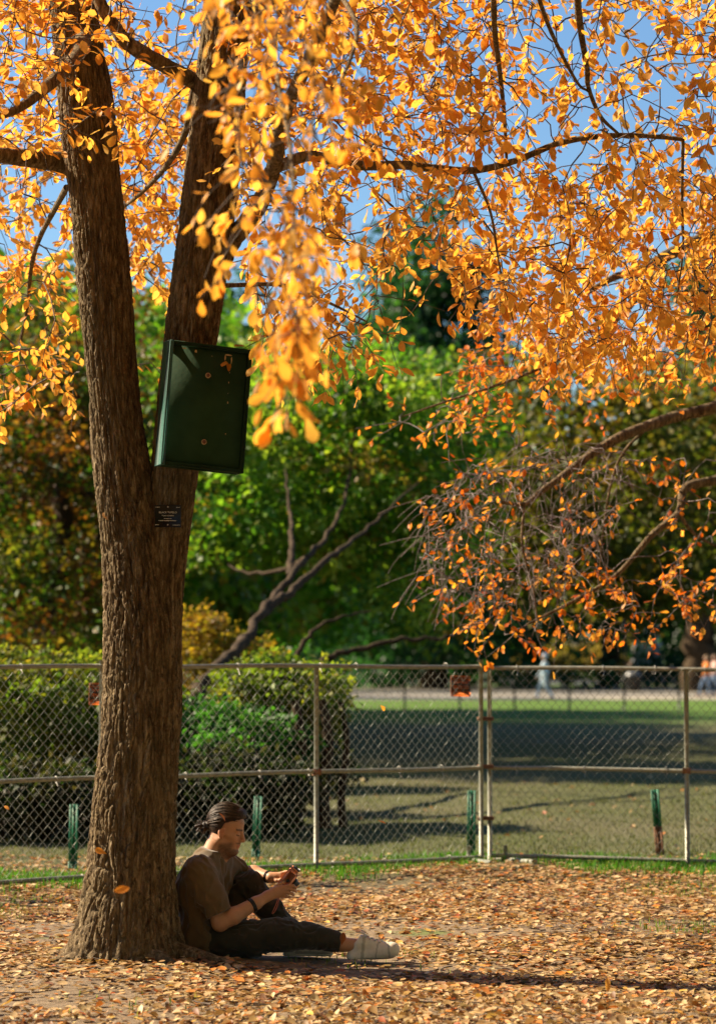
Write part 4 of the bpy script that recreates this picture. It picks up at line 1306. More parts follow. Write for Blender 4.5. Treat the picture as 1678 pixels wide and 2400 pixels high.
def person_main():
    lo = Z(225, 1015, -0.34); hi = Z(1250, 100, 0.36)
    S = SDF(np.array((lo[0], MD - 0.33, -0.02)), np.array((hi[0], MD + 0.36, hi[2] + 0.02)), 0.0050)
    # head
    S.ell(Hd(0.0, 0.040), (0.090, 0.084, 0.077), HR, 0.01)
    S.ell(Hd(0.028, -0.045), (0.062, 0.078, 0.056), HR, 0.03)
    S.cone(Hd(0.074, -0.100, -0.008), Hd(0.074, -0.100, 0.008), 0.021, 0.021, 0.02)
    for s in (-1, 1):
        S.cone(Hd(-0.008, -0.055, 0.050 * s), Hd(0.062, -0.104, 0.016 * s), 0.022, 0.018, 0.02)
        S.cone(Hd(0.055, -0.022, 0.040 * s), Hd(0.02, -0.012, 0.055 * s), 0.018, 0.014, 0.02)
        S.cone(Hd(0.080, 0.020, 0.010 * s), Hd(0.066, 0.018, 0.046 * s), 0.011, 0.009, 0.012)
        S.ell(Hd(0.090, -0.001, 0.031 * s), (0.014, 0.011, 0.016), HR, 0.012, True)
        S.ell(Hd(0.073, -0.003, 0.031 * s), (0.0135, 0.0125, 0.0145), HR, 0.003)
    S.cone(Hd(0.085, 0.014), Hd(0.106, -0.026), 0.0085, 0.0105, 0.008)
    S.cone(Hd(0.106, -0.026), Hd(0.107, -0.033), 0.0105, 0.0095, 0.004)
    for s in (-1, 1):
        S.ell(Hd(0.096, -0.035, 0.0115 * s), (0.012, 0.008, 0.008), HR, 0.006)
    S.cone(Hd(0.083, -0.045, 0), Hd(0.084, -0.060, 0), 0.012, 0.012, 0.012)
    S.cone(Hd(0.086, -0.0605, -0.017), Hd(0.0885, -0.0595, 0), 0.0065, 0.0075, 0.005)
    S.cone(Hd(0.086, -0.0605, 0.017), Hd(0.0885, -0.0595, 0), 0.0065, 0.0075, 0.005)
    S.cone(Hd(0.083, -0.0735, -0.014), Hd(0.085, -0.0735, 0.0), 0.0070, 0.008, 0.005)
    S.cone(Hd(0.083, -0.0735, 0.014), Hd(0.085, -0.0735, 0.0), 0.0070, 0.008, 0.005)
    S.cone(Hd(0.099, -0.067, -0.018), Hd(0.099, -0.067, 0.018), 0.0025, 0.0025, 0.003, True)
    for s in (-1, 1):
        S.ell(Hd(-0.006, -0.008, 0.077 * s), (0.019, 0.031, 0.009), HR, 0.006)
        S.ell(Hd(-0.001, -0.004, 0.085 * s), (0.010, 0.017, 0.006), HR, 0.003, True)
        S.cone(Hd(0.000, -0.036, 0.075 * s), Hd(-0.004, -0.022, 0.078 * s), 0.008, 0.009, 0.005)
    # neck, trunk
    S.cone(Hd(-0.012, -0.055), Z(362, 432, 0.02), 0.054, 0.058, 0.03)
    S.cone(Hd(-0.03, -0.04), Z(335, 420, 0.02), 0.045, 0.055, 0.03)
    S.cone(Hd(0.045, -0.115), Z(395, 440, 0.02), 0.020, 0.03, 0.03)
    S.cone(Z(280, 505, -0.12), Z(395, 485, 0.15), 0.045, 0.045, 0.04)
    S.cone(Z(285, 620, -0.05), Z(335, 600, 0.10), 0.07, 0.075, 0.06)
    S.cone(Z(300, 800, -0.03), Z(330, 790, 0.07), 0.07, 0.07, 0.06)
    S.cone(Z(315, 915, -0.06), Z(340, 900, 0.07), 0.07, 0.07, 0.06)
    # legs
    S.cone(Z(310, 925, -0.09), Z(790, 876, -0.14), 0.075, 0.052, 0.03)
    S.cone(Z(790, 876, -0.14), Z(1110, 938, -0.12), 0.048, 0.034, 0.03)
    S.cone(Z(1100, 936, -0.12), Z(1215, 945, -0.12), 0.036, 0.037, 0.02)
    S.cone(Z(340, 905, 0.10), Z(560, 600, 0.13), 0.07, 0.05, 0.03)
    S.cone(Z(560, 600, 0.13), Z(838, 930, 0.03), 0.045, 0.032, 0.03)
    # arms
    S.path([Z(278, 525, -0.17), Z(392, 812, -0.21)], [0.045, 0.041], 0.02)
    S.path([Z(392, 812, -0.21), Z(470, 770, -0.195), Z(600, 695, -0.14), Z(672, 652, -0.10)], [0.042, 0.044, 0.033, 0.0265], 0.02)
    S.path([Z(415, 480, 0.17), Z(520, 520, 0.24)], [0.048, 0.040], 0.03)
    S.path([Z(520, 520, 0.24), Z(590, 515, 0.20), Z(690, 543, 0.10)], [0.040, 0.038, 0.026], 0.02)
    # near hand
    S.path([Z(672, 652, -0.10), Z(712, 632, -0.088)], [0.027, 0.026], 0.015)
    for a, b in ((Z(706, 618, -0.088), Z(760, 600, -0.083)), (Z(706, 632, -0.092), Z(764, 616, -0.085)), (Z(706, 645, -0.09), Z(762, 632, -0.082)), (Z(704, 656, -0.085), Z(755, 646, -0.076))):
        S.cone(a, b, 0.0145, 0.0125, 0.012)
    f = 0.0088
    for p, r in (([(758, 600, -.083), (798, 589, -.086), (822, 592, -.082), (838, 603, -.074)], f), ([(762, 616, -.085), (802, 612, -.090), (826, 617, -.085), (838, 626, -.072)], f * 1.04),
                 ([(760, 632, -.082), (796, 634, -.086), (816, 640, -.078), (824, 646, -.062)], f), ([(754, 646, -.076), (782, 655, -.078), (798, 660, -.070), (806, 660, -.056)], f * 0.9),
                 ([(690, 640, -.085), (708, 608, -.076), (734, 588, -.070), (766, 571, -.066)], f * 1.15)):
        n = len(p)
        S.path([Z(*q) for q in p], [r * (1.12 - 0.1 * i) for i in range(n)], 0.004)
    # far hand
    S.path([Z(690, 543, 0.10), Z(715, 545, 0.092)], [0.026, 0.025], 0.015)
    for a, b in ((Z(712, 530, 0.095), Z(750, 522, 0.085)), (Z(712, 544, 0.090), Z(752, 540, 0.078)), (Z(710, 556, 0.088), Z(748, 556, 0.076))):
        S.cone(a, b, 0.0145, 0.012, 0.012)
    for p, r in (([(748, 522, .085), (776, 510, .080), (796, 508, .070), (812, 512, .064)], f), ([(752, 532, .082), (782, 528, .080), (806, 530, .070), (820, 538, .064)], f),
                 ([(752, 546, .078), (778, 552, .078), (800, 560, .070), (812, 568, .064)], f), ([(748, 558, .076), (770, 570, .076), (788, 582, .068), (800, 590, .063)], f * 0.9),
                 ([(706, 552, .080), (724, 562, .064), (744, 560, .056), (764, 552, .052)], f * 1.12)):
        S.path([Z(*q) for q in p], [r * (1.12 - 0.1 * i) for i in range(len(p))], 0.004)
    V, Fq = S.mesh()
    # skin colours
    L = (V - Hc) @ HR
    a, b, c = L[:, 0], L[:, 1], L[:, 2]
    col = np.tile(np.array((0.46, 0.235, 0.125)), (len(V), 1))
    col *= (0.93 + 0.14 * vnoise(V * 40, 4))[:, None]
    def paint(m, cc, k=1.0):
        w = (np.clip(m, 0, 1) * k)[:, None]
        col[:] = col * (1 - w) + np.array(cc) * w
    near = (np.abs(a) < 0.13) & (np.abs(b) < 0.15) & (np.abs(c) < 0.1)
    st = lambda x, lo_, hi_: np.clip((x - lo_) / (hi_ - lo_), 0, 1)
    nz = 0.6 + 0.6 * vnoise(V * 220, 6)
    beard = np.maximum(st(-b, 0.078, 0.095) * st(a, -0.01, 0.02), st(-b - 0.35 * (0.06 - a), 0.040, 0.06) * st(a, -0.012, 0.0) * (1 - st(a, 0.055, 0.075)))
    beard = np.maximum(beard, st(-b, 0.044, 0.048) * (1 - st(-b, 0.053, 0.058)) * st(a, 0.072, 0.082))
    beard = np.maximum(beard, st(-b, 0.082, 0.088) * st(a, 0.06, 0.07))
    paint(beard * near * nz * st(0.125 - -b * 0 + 0 * b, 0, 0.01), (0.06, 0.032, 0.019), 0.78)
    lips = st(-b, 0.0555, 0.058) * (1 - st(-b, 0.078, 0.081)) * st(a, 0.083, 0.087) * (np.abs(c) < 0.022)
    paint(lips * near, (0.40, 0.15, 0.10), 0.8)
    brow = (1 - st(np.abs(b - 0.0225 - 0.04 * (np.abs(c) - 0.03) * 0), 0.004, 0.007)) * (np.abs(c) > 0.012) * (np.abs(c) < 0.056) * st(a, 0.05, 0.06)
    paint(brow * near * nz, (0.03, 0.018, 0.012), 0.95)
    lash = (1 - st(np.abs(b + 0.007), 0.0015, 0.0035)) * (np.abs(c) > 0.016) * (np.abs(c) < 0.047) * st(a, 0.055, 0.065)
    paint(lash * near, (0.03, 0.02, 0.015), 0.9)
    ear = st(np.abs(c), 0.072, 0.078) * near
    paint(ear, (0.50, 0.20, 0.11), 0.5)
    body = obj('person', mesh_np('person', V, [Fq], col), M['skin'])
    tag(body, 'person in a brown T-shirt sitting against the trunk, looking down at a coral camera', 'person')

    # T-shirt
    T = SDF(np.array((Z(90, 0)[0], MD - 0.36, 0.0)), np.array((Z(600, 0)[0], MD + 0.38, Z(0, 300)[2])), 0.0056)
    T.cone(Z(268, 500, -0.135), Z(400, 478, 0.15), 0.072, 0.070, 0.05)
    T.cone(Z(330, 395, 0.01), Z(300, 470, -0.06), 0.058, 0.075, 0.05)
    T.cone(Z(345, 400, 0.03), Z(385, 450, 0.10), 0.055, 0.072, 0.05)
    T.cone(Z(258, 610, -0.075), Z(335, 590, 0.11), 0.122, 0.115, 0.06)
    T.cone(Z(285, 760, -0.06), Z(330, 745, 0.09), 0.122, 0.118, 0.07)
    T.cone(Z(295, 905, -0.075), Z(330, 890, 0.09), 0.128, 0.122, 0.07)
    T.cone(Z(268, 510, -0.18), Z(335, 650, -0.20), 0.074, 0.072, 0.035)
    T.cone(Z(335, 650, -0.20), Z(392, 780, -0.212), 0.070, 0.064, 0.03)
    T.cone(Z(420, 478, 0.175), Z(475, 495, 0.215), 0.070, 0.062, 0.035)
    T.cone(Z(475, 495, 0.215), Z(540, 512, 0.235), 0.060, 0.056, 0.03)
    # openings
    g = np.meshgrid(*[(np.arange(T.n[i]) * T.h + T.lo[i]) for i in range(3)], indexing='ij')
    Pg = np.stack(g, -1)
    n1 = vnoise(Pg * np.array((9, 9, 5)), 31); n2 = vnoise(Pg * np.array((26, 26, 14)) + n1[..., None] * 3, 32)
    T.d += ((n1 - 0.5) * 0.016 + (np.abs(n2 - 0.5) - 0.22) * 0.028).astype(np.float32)
    # drag folds running from the shoulder down to the waist
    fx = (Pg[..., 0] * 0.8 + Pg[..., 2] * 0.5 + 0.3 * Pg[..., 1] + 0.05 * n1) * 62
    T.d += (0.008 * np.sin(fx) * np.clip((n1 - 0.32) * 3, 0, 1)).astype(np.float32)
    def cutlocal(c, n, rad):
        n = np.asarray(n, float); n /= np.linalg.norm(n)
        d = ((Pg - c) @ n)
        m = np.linalg.norm(Pg - c, axis=-1) < rad
        T.d = np.where(m, np.maximum(T.d, d), T.d).astype(np.float32)
    a0, a1 = Z(335, 650, -0.20), Z(392, 780, -0.212)
    cutlocal(Z(386, 758, -0.211), a1 - a0, 0.092)
    b0, b1 = Z(475, 495, 0.215), Z(540, 512, 0.235)
    cutlocal(Z(533, 508, 0.233), b1 - b0, 0.09)
    # neck opening
    na, nb = Hd(-0.012, -0.05), Z(368, 440, 0.02)
    T.cone(na, Z(366, 415, 0.02), 0.060, 0.063, 0.004, True)
    T.cone(Z(372, 420, 0.02), Z(402, 452, 0.02), 0.052, 0.022, 0.004, True)
    d = (Pg - Z(340, 372, 0.02)) @ (Hd(0.0, 0.3) - Hd(0, 0)) / 0.3
    T.d = np.maximum(T.d, d).astype(np.float32)
    V, Fq = T.mesh()
    col = np.tile(np.array((0.115, 0.075, 0.034)), (len(V), 1)) * (0.92 + 0.16 * vnoise(V * 30, 8))[:, None]
    sh = obj('t_shirt', mesh_np('t_shirt', V, [Fq], col), M['cloth'], body)
    # collar ring
    ax = (na - nb) / np.linalg.norm(na - nb)
    # trousers
    U = SDF(np.array((Z(150, 0)[0], MD - 0.32, -0.02)), np.array((Z(1140, 0)[0], MD + 0.34, Z(0, 470)[2])), 0.006)
    U.cone(Z(310, 930, -0.07), Z(335, 915, 0.08), 0.098, 0.098, 0.04)
    U.path([Z(310, 922, -0.10), Z(560, 900, -0.135), Z(780, 874, -0.14), Z(900, 884, -0.135), Z(1130, 940, -0.12)], [0.098, 0.096, 0.084, 0.066, 0.050], 0.03)
    U.path([Z(340, 905, 0.10), Z(450, 740, 0.13), Z(555, 592, 0.14)], [0.105, 0.090, 0.076], 0.03)
    U.path([Z(555, 592, 0.14), Z(690, 735, 0.10), Z(840, 945, 0.04)], [0.076, 0.064, 0.050], 0.03)
    g = np.meshgrid(*[(np.arange(U.n[i]) * U.h + U.lo[i]) for i in range(3)], indexing='ij')
    Pg = np.stack(g, -1)
    n1 = vnoise(Pg * 11, 41); n2 = vnoise(Pg * np.array((34, 20, 26)) + n1[..., None] * 2.5, 42)
    U.d += ((n1 - 0.5) * 0.022 + (np.abs(n2 - 0.5) - 0.2) * 0.028).astype(np.float32)
    c = Z(1098, 935, -0.12); n = Z(1140, 945, -0.12) - Z(1050, 930, -0.12); n /= np.linalg.norm(n)
    U.d = np.where(Pg[..., 0] > Z(900, 0)[0], np.maximum(U.d, (Pg - c) @ n), U.d).astype(np.float32)
    U.d = np.maximum(U.d, (0.006 - Pg[..., 2])).astype(np.float32)
    V, Fq = U.mesh()
    col = np.tile(np.array((0.034, 0.029, 0.018)), (len(V), 1)) * (0.85 + 0.3 * vnoise(V * 25, 9))[:, None]
    obj('trousers', mesh_np('trousers', V, [Fq], col), M['denim'], body)

    # hair
    Hs = SDF(Hd(0, 0) - 0.20, Hd(0, 0) + 0.20, 0.004)
    Hs.ell(Hd(-0.003, 0.043), (0.103, 0.098, 0.089), HR, 0.01)
    Hs.cone(Hd(0.06, 0.105, -0.03), Hd(0.06, 0.105, 0.03), 0.022, 0.022, 0.03)
    g = np.meshgrid(*[(np.arange(Hs.n[i]) * Hs.h + Hs.lo[i]) for i in range(3)], indexing='ij')
    Pg = (np.stack(g, -1) - Hc) @ HR
    a, b, c = Pg[..., 0], Pg[..., 1], Pg[..., 2]
    wv = 0.006 * (vnoise(Pg * 60, 51) - 0.5)
    # hair line: above a line from the forehead down to the ear and on to the nape
    line1 = (0.060 + 0.50 * (a - 0.03)) - b + wv       # forehead to temple
    line2 = a + 0.012 - b * 0.2 + wv                    # behind the ear
    cutd = np.minimum(line1, np.maximum(line2, -0.075 - b + wv))
    Hs.d = np.maximum(Hs.d, cutd).astype(np.float32)
    ang = np.arctan2(c, b - 0.0 + 1e-6)
    Hs.d += (0.0016 * np.sin(ang * 60 + 5 * vnoise(Pg * 25, 52))).astype(np.float32)
    rr = random.Random(5)
    for _ in range(26):
        v = np.array((rr.gauss(0, 1), rr.gauss(0, 1), rr.gauss(0, 1))); v /= np.linalg.norm(v)
        p = Hd(-0.122, -0.012) + v * rr.uniform(0.010, 0.026)
        Hs.cone(p, p + np.array((rr.gauss(0, .012), rr.gauss(0, .01), rr.gauss(-0.006, .012))), rr.uniform(0.005, 0.012), rr.uniform(0.004, 0.008), 0.004)
    Hs.cone(Hd(-0.085, 0.005), Hd(-0.112, -0.006), 0.028, 0.014, 0.012)
    V, Fq = Hs.mesh()
    hm = MB()
    def hc(n): return np.array((0.060, 0.033, 0.017)) * (0.35 + 1.5 * NR.rand(n, 1) ** 1.5)
    hm.add(V, None, Fq, np.array((0.034, 0.018, 0.010)) * (0.75 + 0.5 * vnoise(V * 120, 53))[:, None])
    E = np.array((0.105, 0.100, 0.091)); cen = np.array((-0.003, 0.043, 0))
    bun = np.array((-0.092, -0.030, 0.0)) ; bun = bun / np.linalg.norm(bun / 1.0)
    for k in range(760):
        s = rr.choice((-1, 1)); t0 = rr.random()
        # start on the hair line or on the crown
        a0 = 0.085 - 0.10 * t0
        b0 = 0.080 + 0.50 * (a0 - 0.06)
        st_ = np.array((a0 + rr.gauss(0, .01), b0 + rr.uniform(0, 0.07), s * rr.uniform(0.0, 0.09))) - cen
        st_ = st_ / np.linalg.norm(st_ / E)
        en = (np.array((-0.10, -0.028 + rr.gauss(0, .012), rr.gauss(0, .016)))); en = en / np.linalg.norm(en / E)
        n = 12; tt = np.linspace(0, 1, n)[:, None]
        q = st_ * (1 - tt) + en * tt
        q = q / np.linalg.norm(q / E, axis=1)[:, None]
        q *= (1.0 + rr.uniform(-0.005, 0.022) + 0.010 * np.sin(tt * rr.uniform(4, 9) + rr.random() * 6))
        if k % 13 == 0: q *= (1 + 0.07 * np.sin(tt * math.pi))
        pts = Hc + (q + cen) @ HR.T
        hm.tube(pts, np.linspace(0.0018, 0.0011, n), 3, False, hc(1)[0])
    for k in range(90):        # curls of the bun and fly-aways
        p = Hd(-0.122 + rr.gauss(0, .018), -0.012 + rr.gauss(0, .018), rr.gauss(0, .018)); ph = rr.random() * 6
        v = np.array((rr.gauss(-0.2, 1), rr.gauss(0, 1), rr.gauss(-0.1, 1))); v /= np.linalg.norm(v)
        w = np.cross(v, hs); tt = np.linspace(0, 1, 10)[:, None]
        pts = p + v * tt * rr.uniform(0.015, 0.04) + 0.008 * (w * np.sin(tt * 7 + ph) + hs * np.cos(tt * 7 + ph))
        hm.tube(pts, 0.0009, 3, False, hc(1)[0])
    for k in range(60):
        s = rr.choice((-1, 1)); q = np.array((rr.uniform(-0.06, 0.095), rr.uniform(0.05, 0.13), s * rr.uniform(0, 0.06))) - cen
        q = q / np.linalg.norm(q / E); d = q / np.linalg.norm(q) * 0.6 + np.array((-0.7, 0.1, rr.gauss(0, .4)))
        tt = np.linspace(0, 1, 7)[:, None]
        pts = Hc + (q + cen + d * tt * rr.uniform(0.012, 0.035) - np.array((0, 0.012, 0)) * tt * tt) @ HR.T
        hm.tube(pts, 0.0006, 3, False, hc(1)[0])
    hr = part(hm, 'hair', M['hair'], body)
    # hair tie
    ctr = Hd(-0.100, -0.001); axx = Hd(-0.11, -0.005) - Hd(-0.08, 0.006); axx /= np.linalg.norm(axx)
    e1 = hs; e2 = np.cross(axx, e1)
    part(MB().tube([ctr + 0.021 * (e1 * math.cos(t) + e2 * math.sin(t)) for t in np.linspace(0, 6.2832, 20)], 0.006, 8), 'hair_tie', M['black'], body)

    # bracelets
    def bracelet(c, axis, r, thick, m, wide=1.0):
        axis = axis / np.linalg.norm(axis)
        e1 = np.cross(axis, (0, 1, 0.2)); e1 /= np.linalg.norm(e1); e2 = np.cross(axis, e1)
        mbx = MB()
        for o in np.linspace(-0.5, 0.5, max(1, int(wide * 3))) * wide * 0.012 if wide > 0.5 else (0,):
            mbx.tube([c + axis * o + r * (e1 * math.cos(t) + e2 * math.sin(t)) for t in np.linspace(0, 6.2832, 22)], thick, 6)
        part(mbx, 'bracelet', m, body)
    ax = Z(672, 652, -0.10) - Z(470, 770, -0.195)
    bracelet(Z(578, 708, -0.150), ax, 0.0365, 0.005, M['black'], 1.0)
    ax2 = Z(690, 543, 0.10) - Z(590, 515, 0.20)
    bracelet(Z(672, 538, 0.118), ax2, 0.031, 0.003, M['black'], 0.4)
    bracelet(Z(680, 541, 0.110), ax2, 0.031, 0.0025, M['black'], 0.4)

    # shoes
    def shoe(heel, toe, ank, up_r, label=None):
        gh = float(gz(heel[0], heel[1])) + 0.004
        for q_ in (heel, toe): q_[2] += gh + 0.034 - heel[2]
        lo = np.minimum(heel, toe) - 0.12; hi = np.maximum(heel, toe) + 0.14
        s = SDF((lo[0], lo[1], 0.0), (hi[0], hi[1], hi[2]), 0.0042)
        f = toe - heel; L = np.linalg.norm(f); f /= L
        sd = np.cross(f, (0, 0, 1)); sd /= np.linalg.norm(sd)
        s.path([heel, heel + f * L * 0.45, toe - f * 0.02], [0.036, 0.033, 0.037], 0.02)
        s.cone(ank, heel + f * 0.02, up_r, 0.042, 0.025)
        s.cone(ank + f * 0.01, toe - f * 0.05 + np.array((0, 0, 0.004)), up_r * 0.95, 0.034, 0.03)
        for o in (-1, 1):
            s.cone(heel + sd * 0.012 * o, toe - f * 0.035 + sd * 0.016 * o + np.array((0, 0, -0.005)), 0.034, 0.036, 0.015)
        # mouth of the shoe
        s.cone(ank + np.array((0, 0, 0.002)), ank + (ank - toe) * 0.35 + np.array((0, 0, 0.05)), up_r * 0.8, up_r * 1.0, 0.004, True)
        g = np.meshgrid(*[(np.arange(s.n[i]) * s.h + s.lo[i]) for i in range(3)], indexing='ij')
        zb = np.min(heel[2]) - 0.034
        s.d = np.maximum(s.d, zb - g[2]).astype(np.float32)
        # sole groove
        gr = np.abs(g[2] - (zb + 0.020)) < 0.0035
        s.d = np.where(gr, s.d + 0.004, s.d).astype(np.float32)
        s.d = np.where(g[2] < zb + 0.018, s.d - 0.003, s.d).astype(np.float32)
        V, Fq = s.mesh()
        up = V[:, 2] > zb + 0.020
        col = np.where(up[:, None], np.array((0.66, 0.60, 0.47)), np.array((0.60, 0.53, 0.38)))
        t = ((V - heel) @ f) / L
        side = (V - heel) @ sd
        panel = up & ((np.abs(t - 0.16 - 1.2 * (V[:, 2] - zb)) < 0.035) | (np.abs(t - 0.80 - 0.5 * (V[:, 2] - zb)) < 0.02) | ((V[:, 2] - zb < 0.034) & (t > 0.15)) | ((np.abs(t - 0.45 - 1.5 * (V[:, 2] - zb)) < 0.018) & (np.abs(side) > 0.02)))
        col = np.where(panel[:, None], col * np.array((0.62, 0.62, 0.60)), col) * (0.9 + 0.2 * vnoise(V * 30, 14))[:, None]
        o = obj('shoe', mesh_np('shoe', V, [Fq], col), M['shoe'], body)
        def top(q):
            dd = np.hypot(V[:, 0] - q[0], V[:, 1] - q[1]); m = dd < 0.007
            return np.array((q[0], q[1], V[m, 2].max() + 0.001 if m.any() else q[2]))
        c0 = ank + f * 0.035; c1 = toe - f * 0.085
        for k in range(7):
            q = c0 + (c1 - c0) * k / 6
            p = [top(q + sd * w + f * 0.010 * (w / 0.03) * (1 if k % 2 else -1)) for w in np.linspace(-0.026, 0.026, 7)]
            part(MB().tube(p, 0.0042, 6), 'lace', M['lace'], o)
        t0 = top(c0)
        for sg in (-1, 1):
            p = [t0 + sd * sg * 0.036 * math.sin(t * 3.14) + (-f * 0.03 + np.array((0, 0, 0.03))) * math.sin(t * 3.14) ** 0.7 + sd * sg * 0.01 * t for t in np.linspace(0, 1, 12)]
            part(MB().tube(p, 0.0028, 6), 'lace', M['lace'], o)
    shoe(Z(1178, 972, -0.12), Z(1428, 962, -0.14), Z(1212, 935, -0.12), 0.043)
    shoe(Z(800, 962, 0.03), Z(1045, 965, 0.01), Z(838, 930, 0.03), 0.042)
    return body
person_main()

def held_camera():
    root = empty('camera_toy', tuple(Z(790, 552, 0.0)))
    root.name = 'film_camera'
    l = np.array((0.77, 0, -0.638)); l /= np.linalg.norm(l)
    X = Vector(l); Y = Vector((0, 1, 0)); Zv = X.cross(Y)
    mw = Matrix(((X.x, Y.x, Zv.x, 0), (X.y, Y.y, Zv.y, 0), (X.z, Y.z, Zv.z, 0), (0, 0, 0, 1)))
    root.matrix_world = Matrix.Translation(root.location) @ mw
    bpy.context.view_layer.update()
    tag(root, 'coral instant camera with black lens held in both hands', 'camera')
    MB().box((0, 0, 0.0), (0.060, 0.118, 0.112), bevel=0.010).build('body', M['coral'], root, False)
    MB().box((-0.004, 0, 0.062), (0.046, 0.105, 0.018), bevel=0.006).build('top_housing', M['coral'], root, False)
    MB().box((0.004, 0.0, 0.0735), (0.036, 0.100, 0.008), bevel=0.002).build('flash_window', M['greyplastic'], root, False)
    MB().box((0.0315, 0.030, 0.036), (0.004, 0.026, 0.018), bevel=0.001).build('viewfinder', M['greyplastic'], root, False)
    Rx = np.array([[0, 0, 1], [0, 1, 0], [-1, 0, 0]], float)
    ln = MB().lathe([(0.0, 0.026), (0.036, 0.026), (0.036, 0.042), (0.031, 0.043), (0.031, 0.060), (0.0275, 0.0605), (0.026, 0.052)], (0.004, 0, -0.006), 32, Rx).build('lens', M['black'], root)
    MB().lathe([(0.0, 0.056), (0.012, 0.055), (0.026, 0.051)], (0.004, 0, -0.006), 24, Rx).build('glass', M['lensglass'], ln)
    Ry = np.array([[1, 0, 0], [0, 0, -1], [0, 1, 0]], float)
    MB().lathe([(0.0, 0.0605), (0.0085, 0.0605), (0.0095, 0.0595), (0.0095, 0.057)], (0.006, 0, -0.002), 16, Ry).build('strap_lug', M['black'], root)
    iv = np.array(root.matrix_world.inverted())
    pts = np.array([Z(*q) for q in ((735, 628, -.06), (728, 680, -.095), (712, 720, -.10), (698, 752, -.10), (708, 750, -.097), (726, 716, -.092), (738, 670, -.085), (740, 628, -.06))])
    c = curve(pts, 6)
    c = (np.c_[c, np.ones(len(c))] @ iv.T)[:, :3]
    MB().tube(c, 0.0022, 6).build('wrist_strap', M['strap'], root)
held_camera()
# ------------------------------------------------------------------ fallen leaves
DRY = [(0.42, 0.275, 0.12), (0.54, 0.40, 0.205), (0.31, 0.18, 0.07), (0.50, 0.19, 0.035), (0.20, 0.095, 0.04), (0.36, 0.10, 0.03), (0.58, 0.35, 0.07)]
DW = [4, 3.8, 2.6, 1.3, 1.2, 0.45, 0.4]
def litter():
    n = 76000
    D = 9.2 + NR.rand(n) ** 0.85 * 10.3
    X = NR.uniform(-1, 1, n) * (D * 0.158 + 0.8)
    m = vnoise(np.stack([X * 0.7, D * 0.7, 0 * X], -1), 61) * 0.65 + vnoise(np.stack([X * 2.2, D * 2.2, 0 * X], -1), 62) * 0.35
    bare = 0.15 * np.clip((X - 0.8) / 1.0, 0, 1) * np.clip((D - 11.5) / 3, 0, 1)
    keep = NR.rand(n) < np.clip((m - 0.25 - bare) * 4.0, 0.22, 1)
    keep &= NR.rand(n) < np.clip((19.4 - D) / 1.6, 0.22, 1)
    keep &= np.hypot(X + 1.17, D - 12.86) > 0.33
    keep &= ~((X > -0.95) & (X < 0.2) & (D > 12.72) & (D < 13.25))
    X, D = X[keep], D[keep]; n = len(X)
    z = gz(X, D) + NR.uniform(0.004, 0.022, n)
    a = NR.uniform(0, 2 * math.pi, n)
    dirs = np.stack([np.cos(a), np.sin(a), NR.normal(0, 0.16, n)], -1)
    ups = np.stack([NR.normal(0, 0.24, n), NR.normal(0, 0.24, n), np.ones(n)], -1)
    R = frames(dirs, ups)
    size = 0.026 + 0.042 * NR.rand(n) ** 1.3
    col = palette(DRY, DW, n, 0.25)
    pos = np.stack([X, D, z], -1)
    x, y, zz = project(pos)
    ins = (x > 10) & (x < 1668) & (y < 2385)
    key = np.where(ins, size / zz ** 2, 0)
    top = np.argsort(-key)[:300]
    rest = np.ones(n, bool); rest[top] = False
    def tg(o, i): tag(o, 'dry fallen leaf lying in the foreground leaf litter', 'leaf', 'fallen leaves in the foreground')
    leaf_objects(pos[top], R[top], size[top], col[top], LD, 'fallen_leaf', M['litter'], None, 16, tg)
    nr = rest & (D < 11.3); fr_ = rest & (D >= 11.3)
    o = obj('leaf_litter', leaves_mesh('leaf_litter', pos[nr], R[nr], size[nr], col[nr], LD), M['litter'])
    tag(o, 'carpet of tan and orange fallen leaves around the trunk and the seated person', 'leaf litter', kind='stuff')
    o = obj('leaf_litter', leaves_mesh('leaf_litter', pos[fr_], R[fr_], size[fr_], col[fr_], LS), M['litter'])
    tag(o, 'carpet of fallen leaves between the seated person and the fence', 'leaf litter', kind='stuff')
    # a few leaves on the lawn behind the fence
    n = 260
    D = 19.5 + NR.rand(n) * 14; X = NR.uniform(-1, 1, n) * D * 0.17
    a = NR.uniform(0, 6.28, n)
    R = frames(np.stack([np.cos(a), np.sin(a), 0 * a + 0.1], -1), np.stack([NR.normal(0, .3, n), NR.normal(0, .3, n), 1 + 0 * a], -1))
    o = obj('lawn_leaves', leaves_mesh('lawn_leaves', np.stack([X, D, gz(X, D) + 0.015], -1), R, NR.uniform(.05, .09, n), palette(DRY, DW, n), LD), M['litter'])
    tag(o, 'scattered fallen leaves on the lawn behind the fence', 'leaves', kind='stuff')
litter()

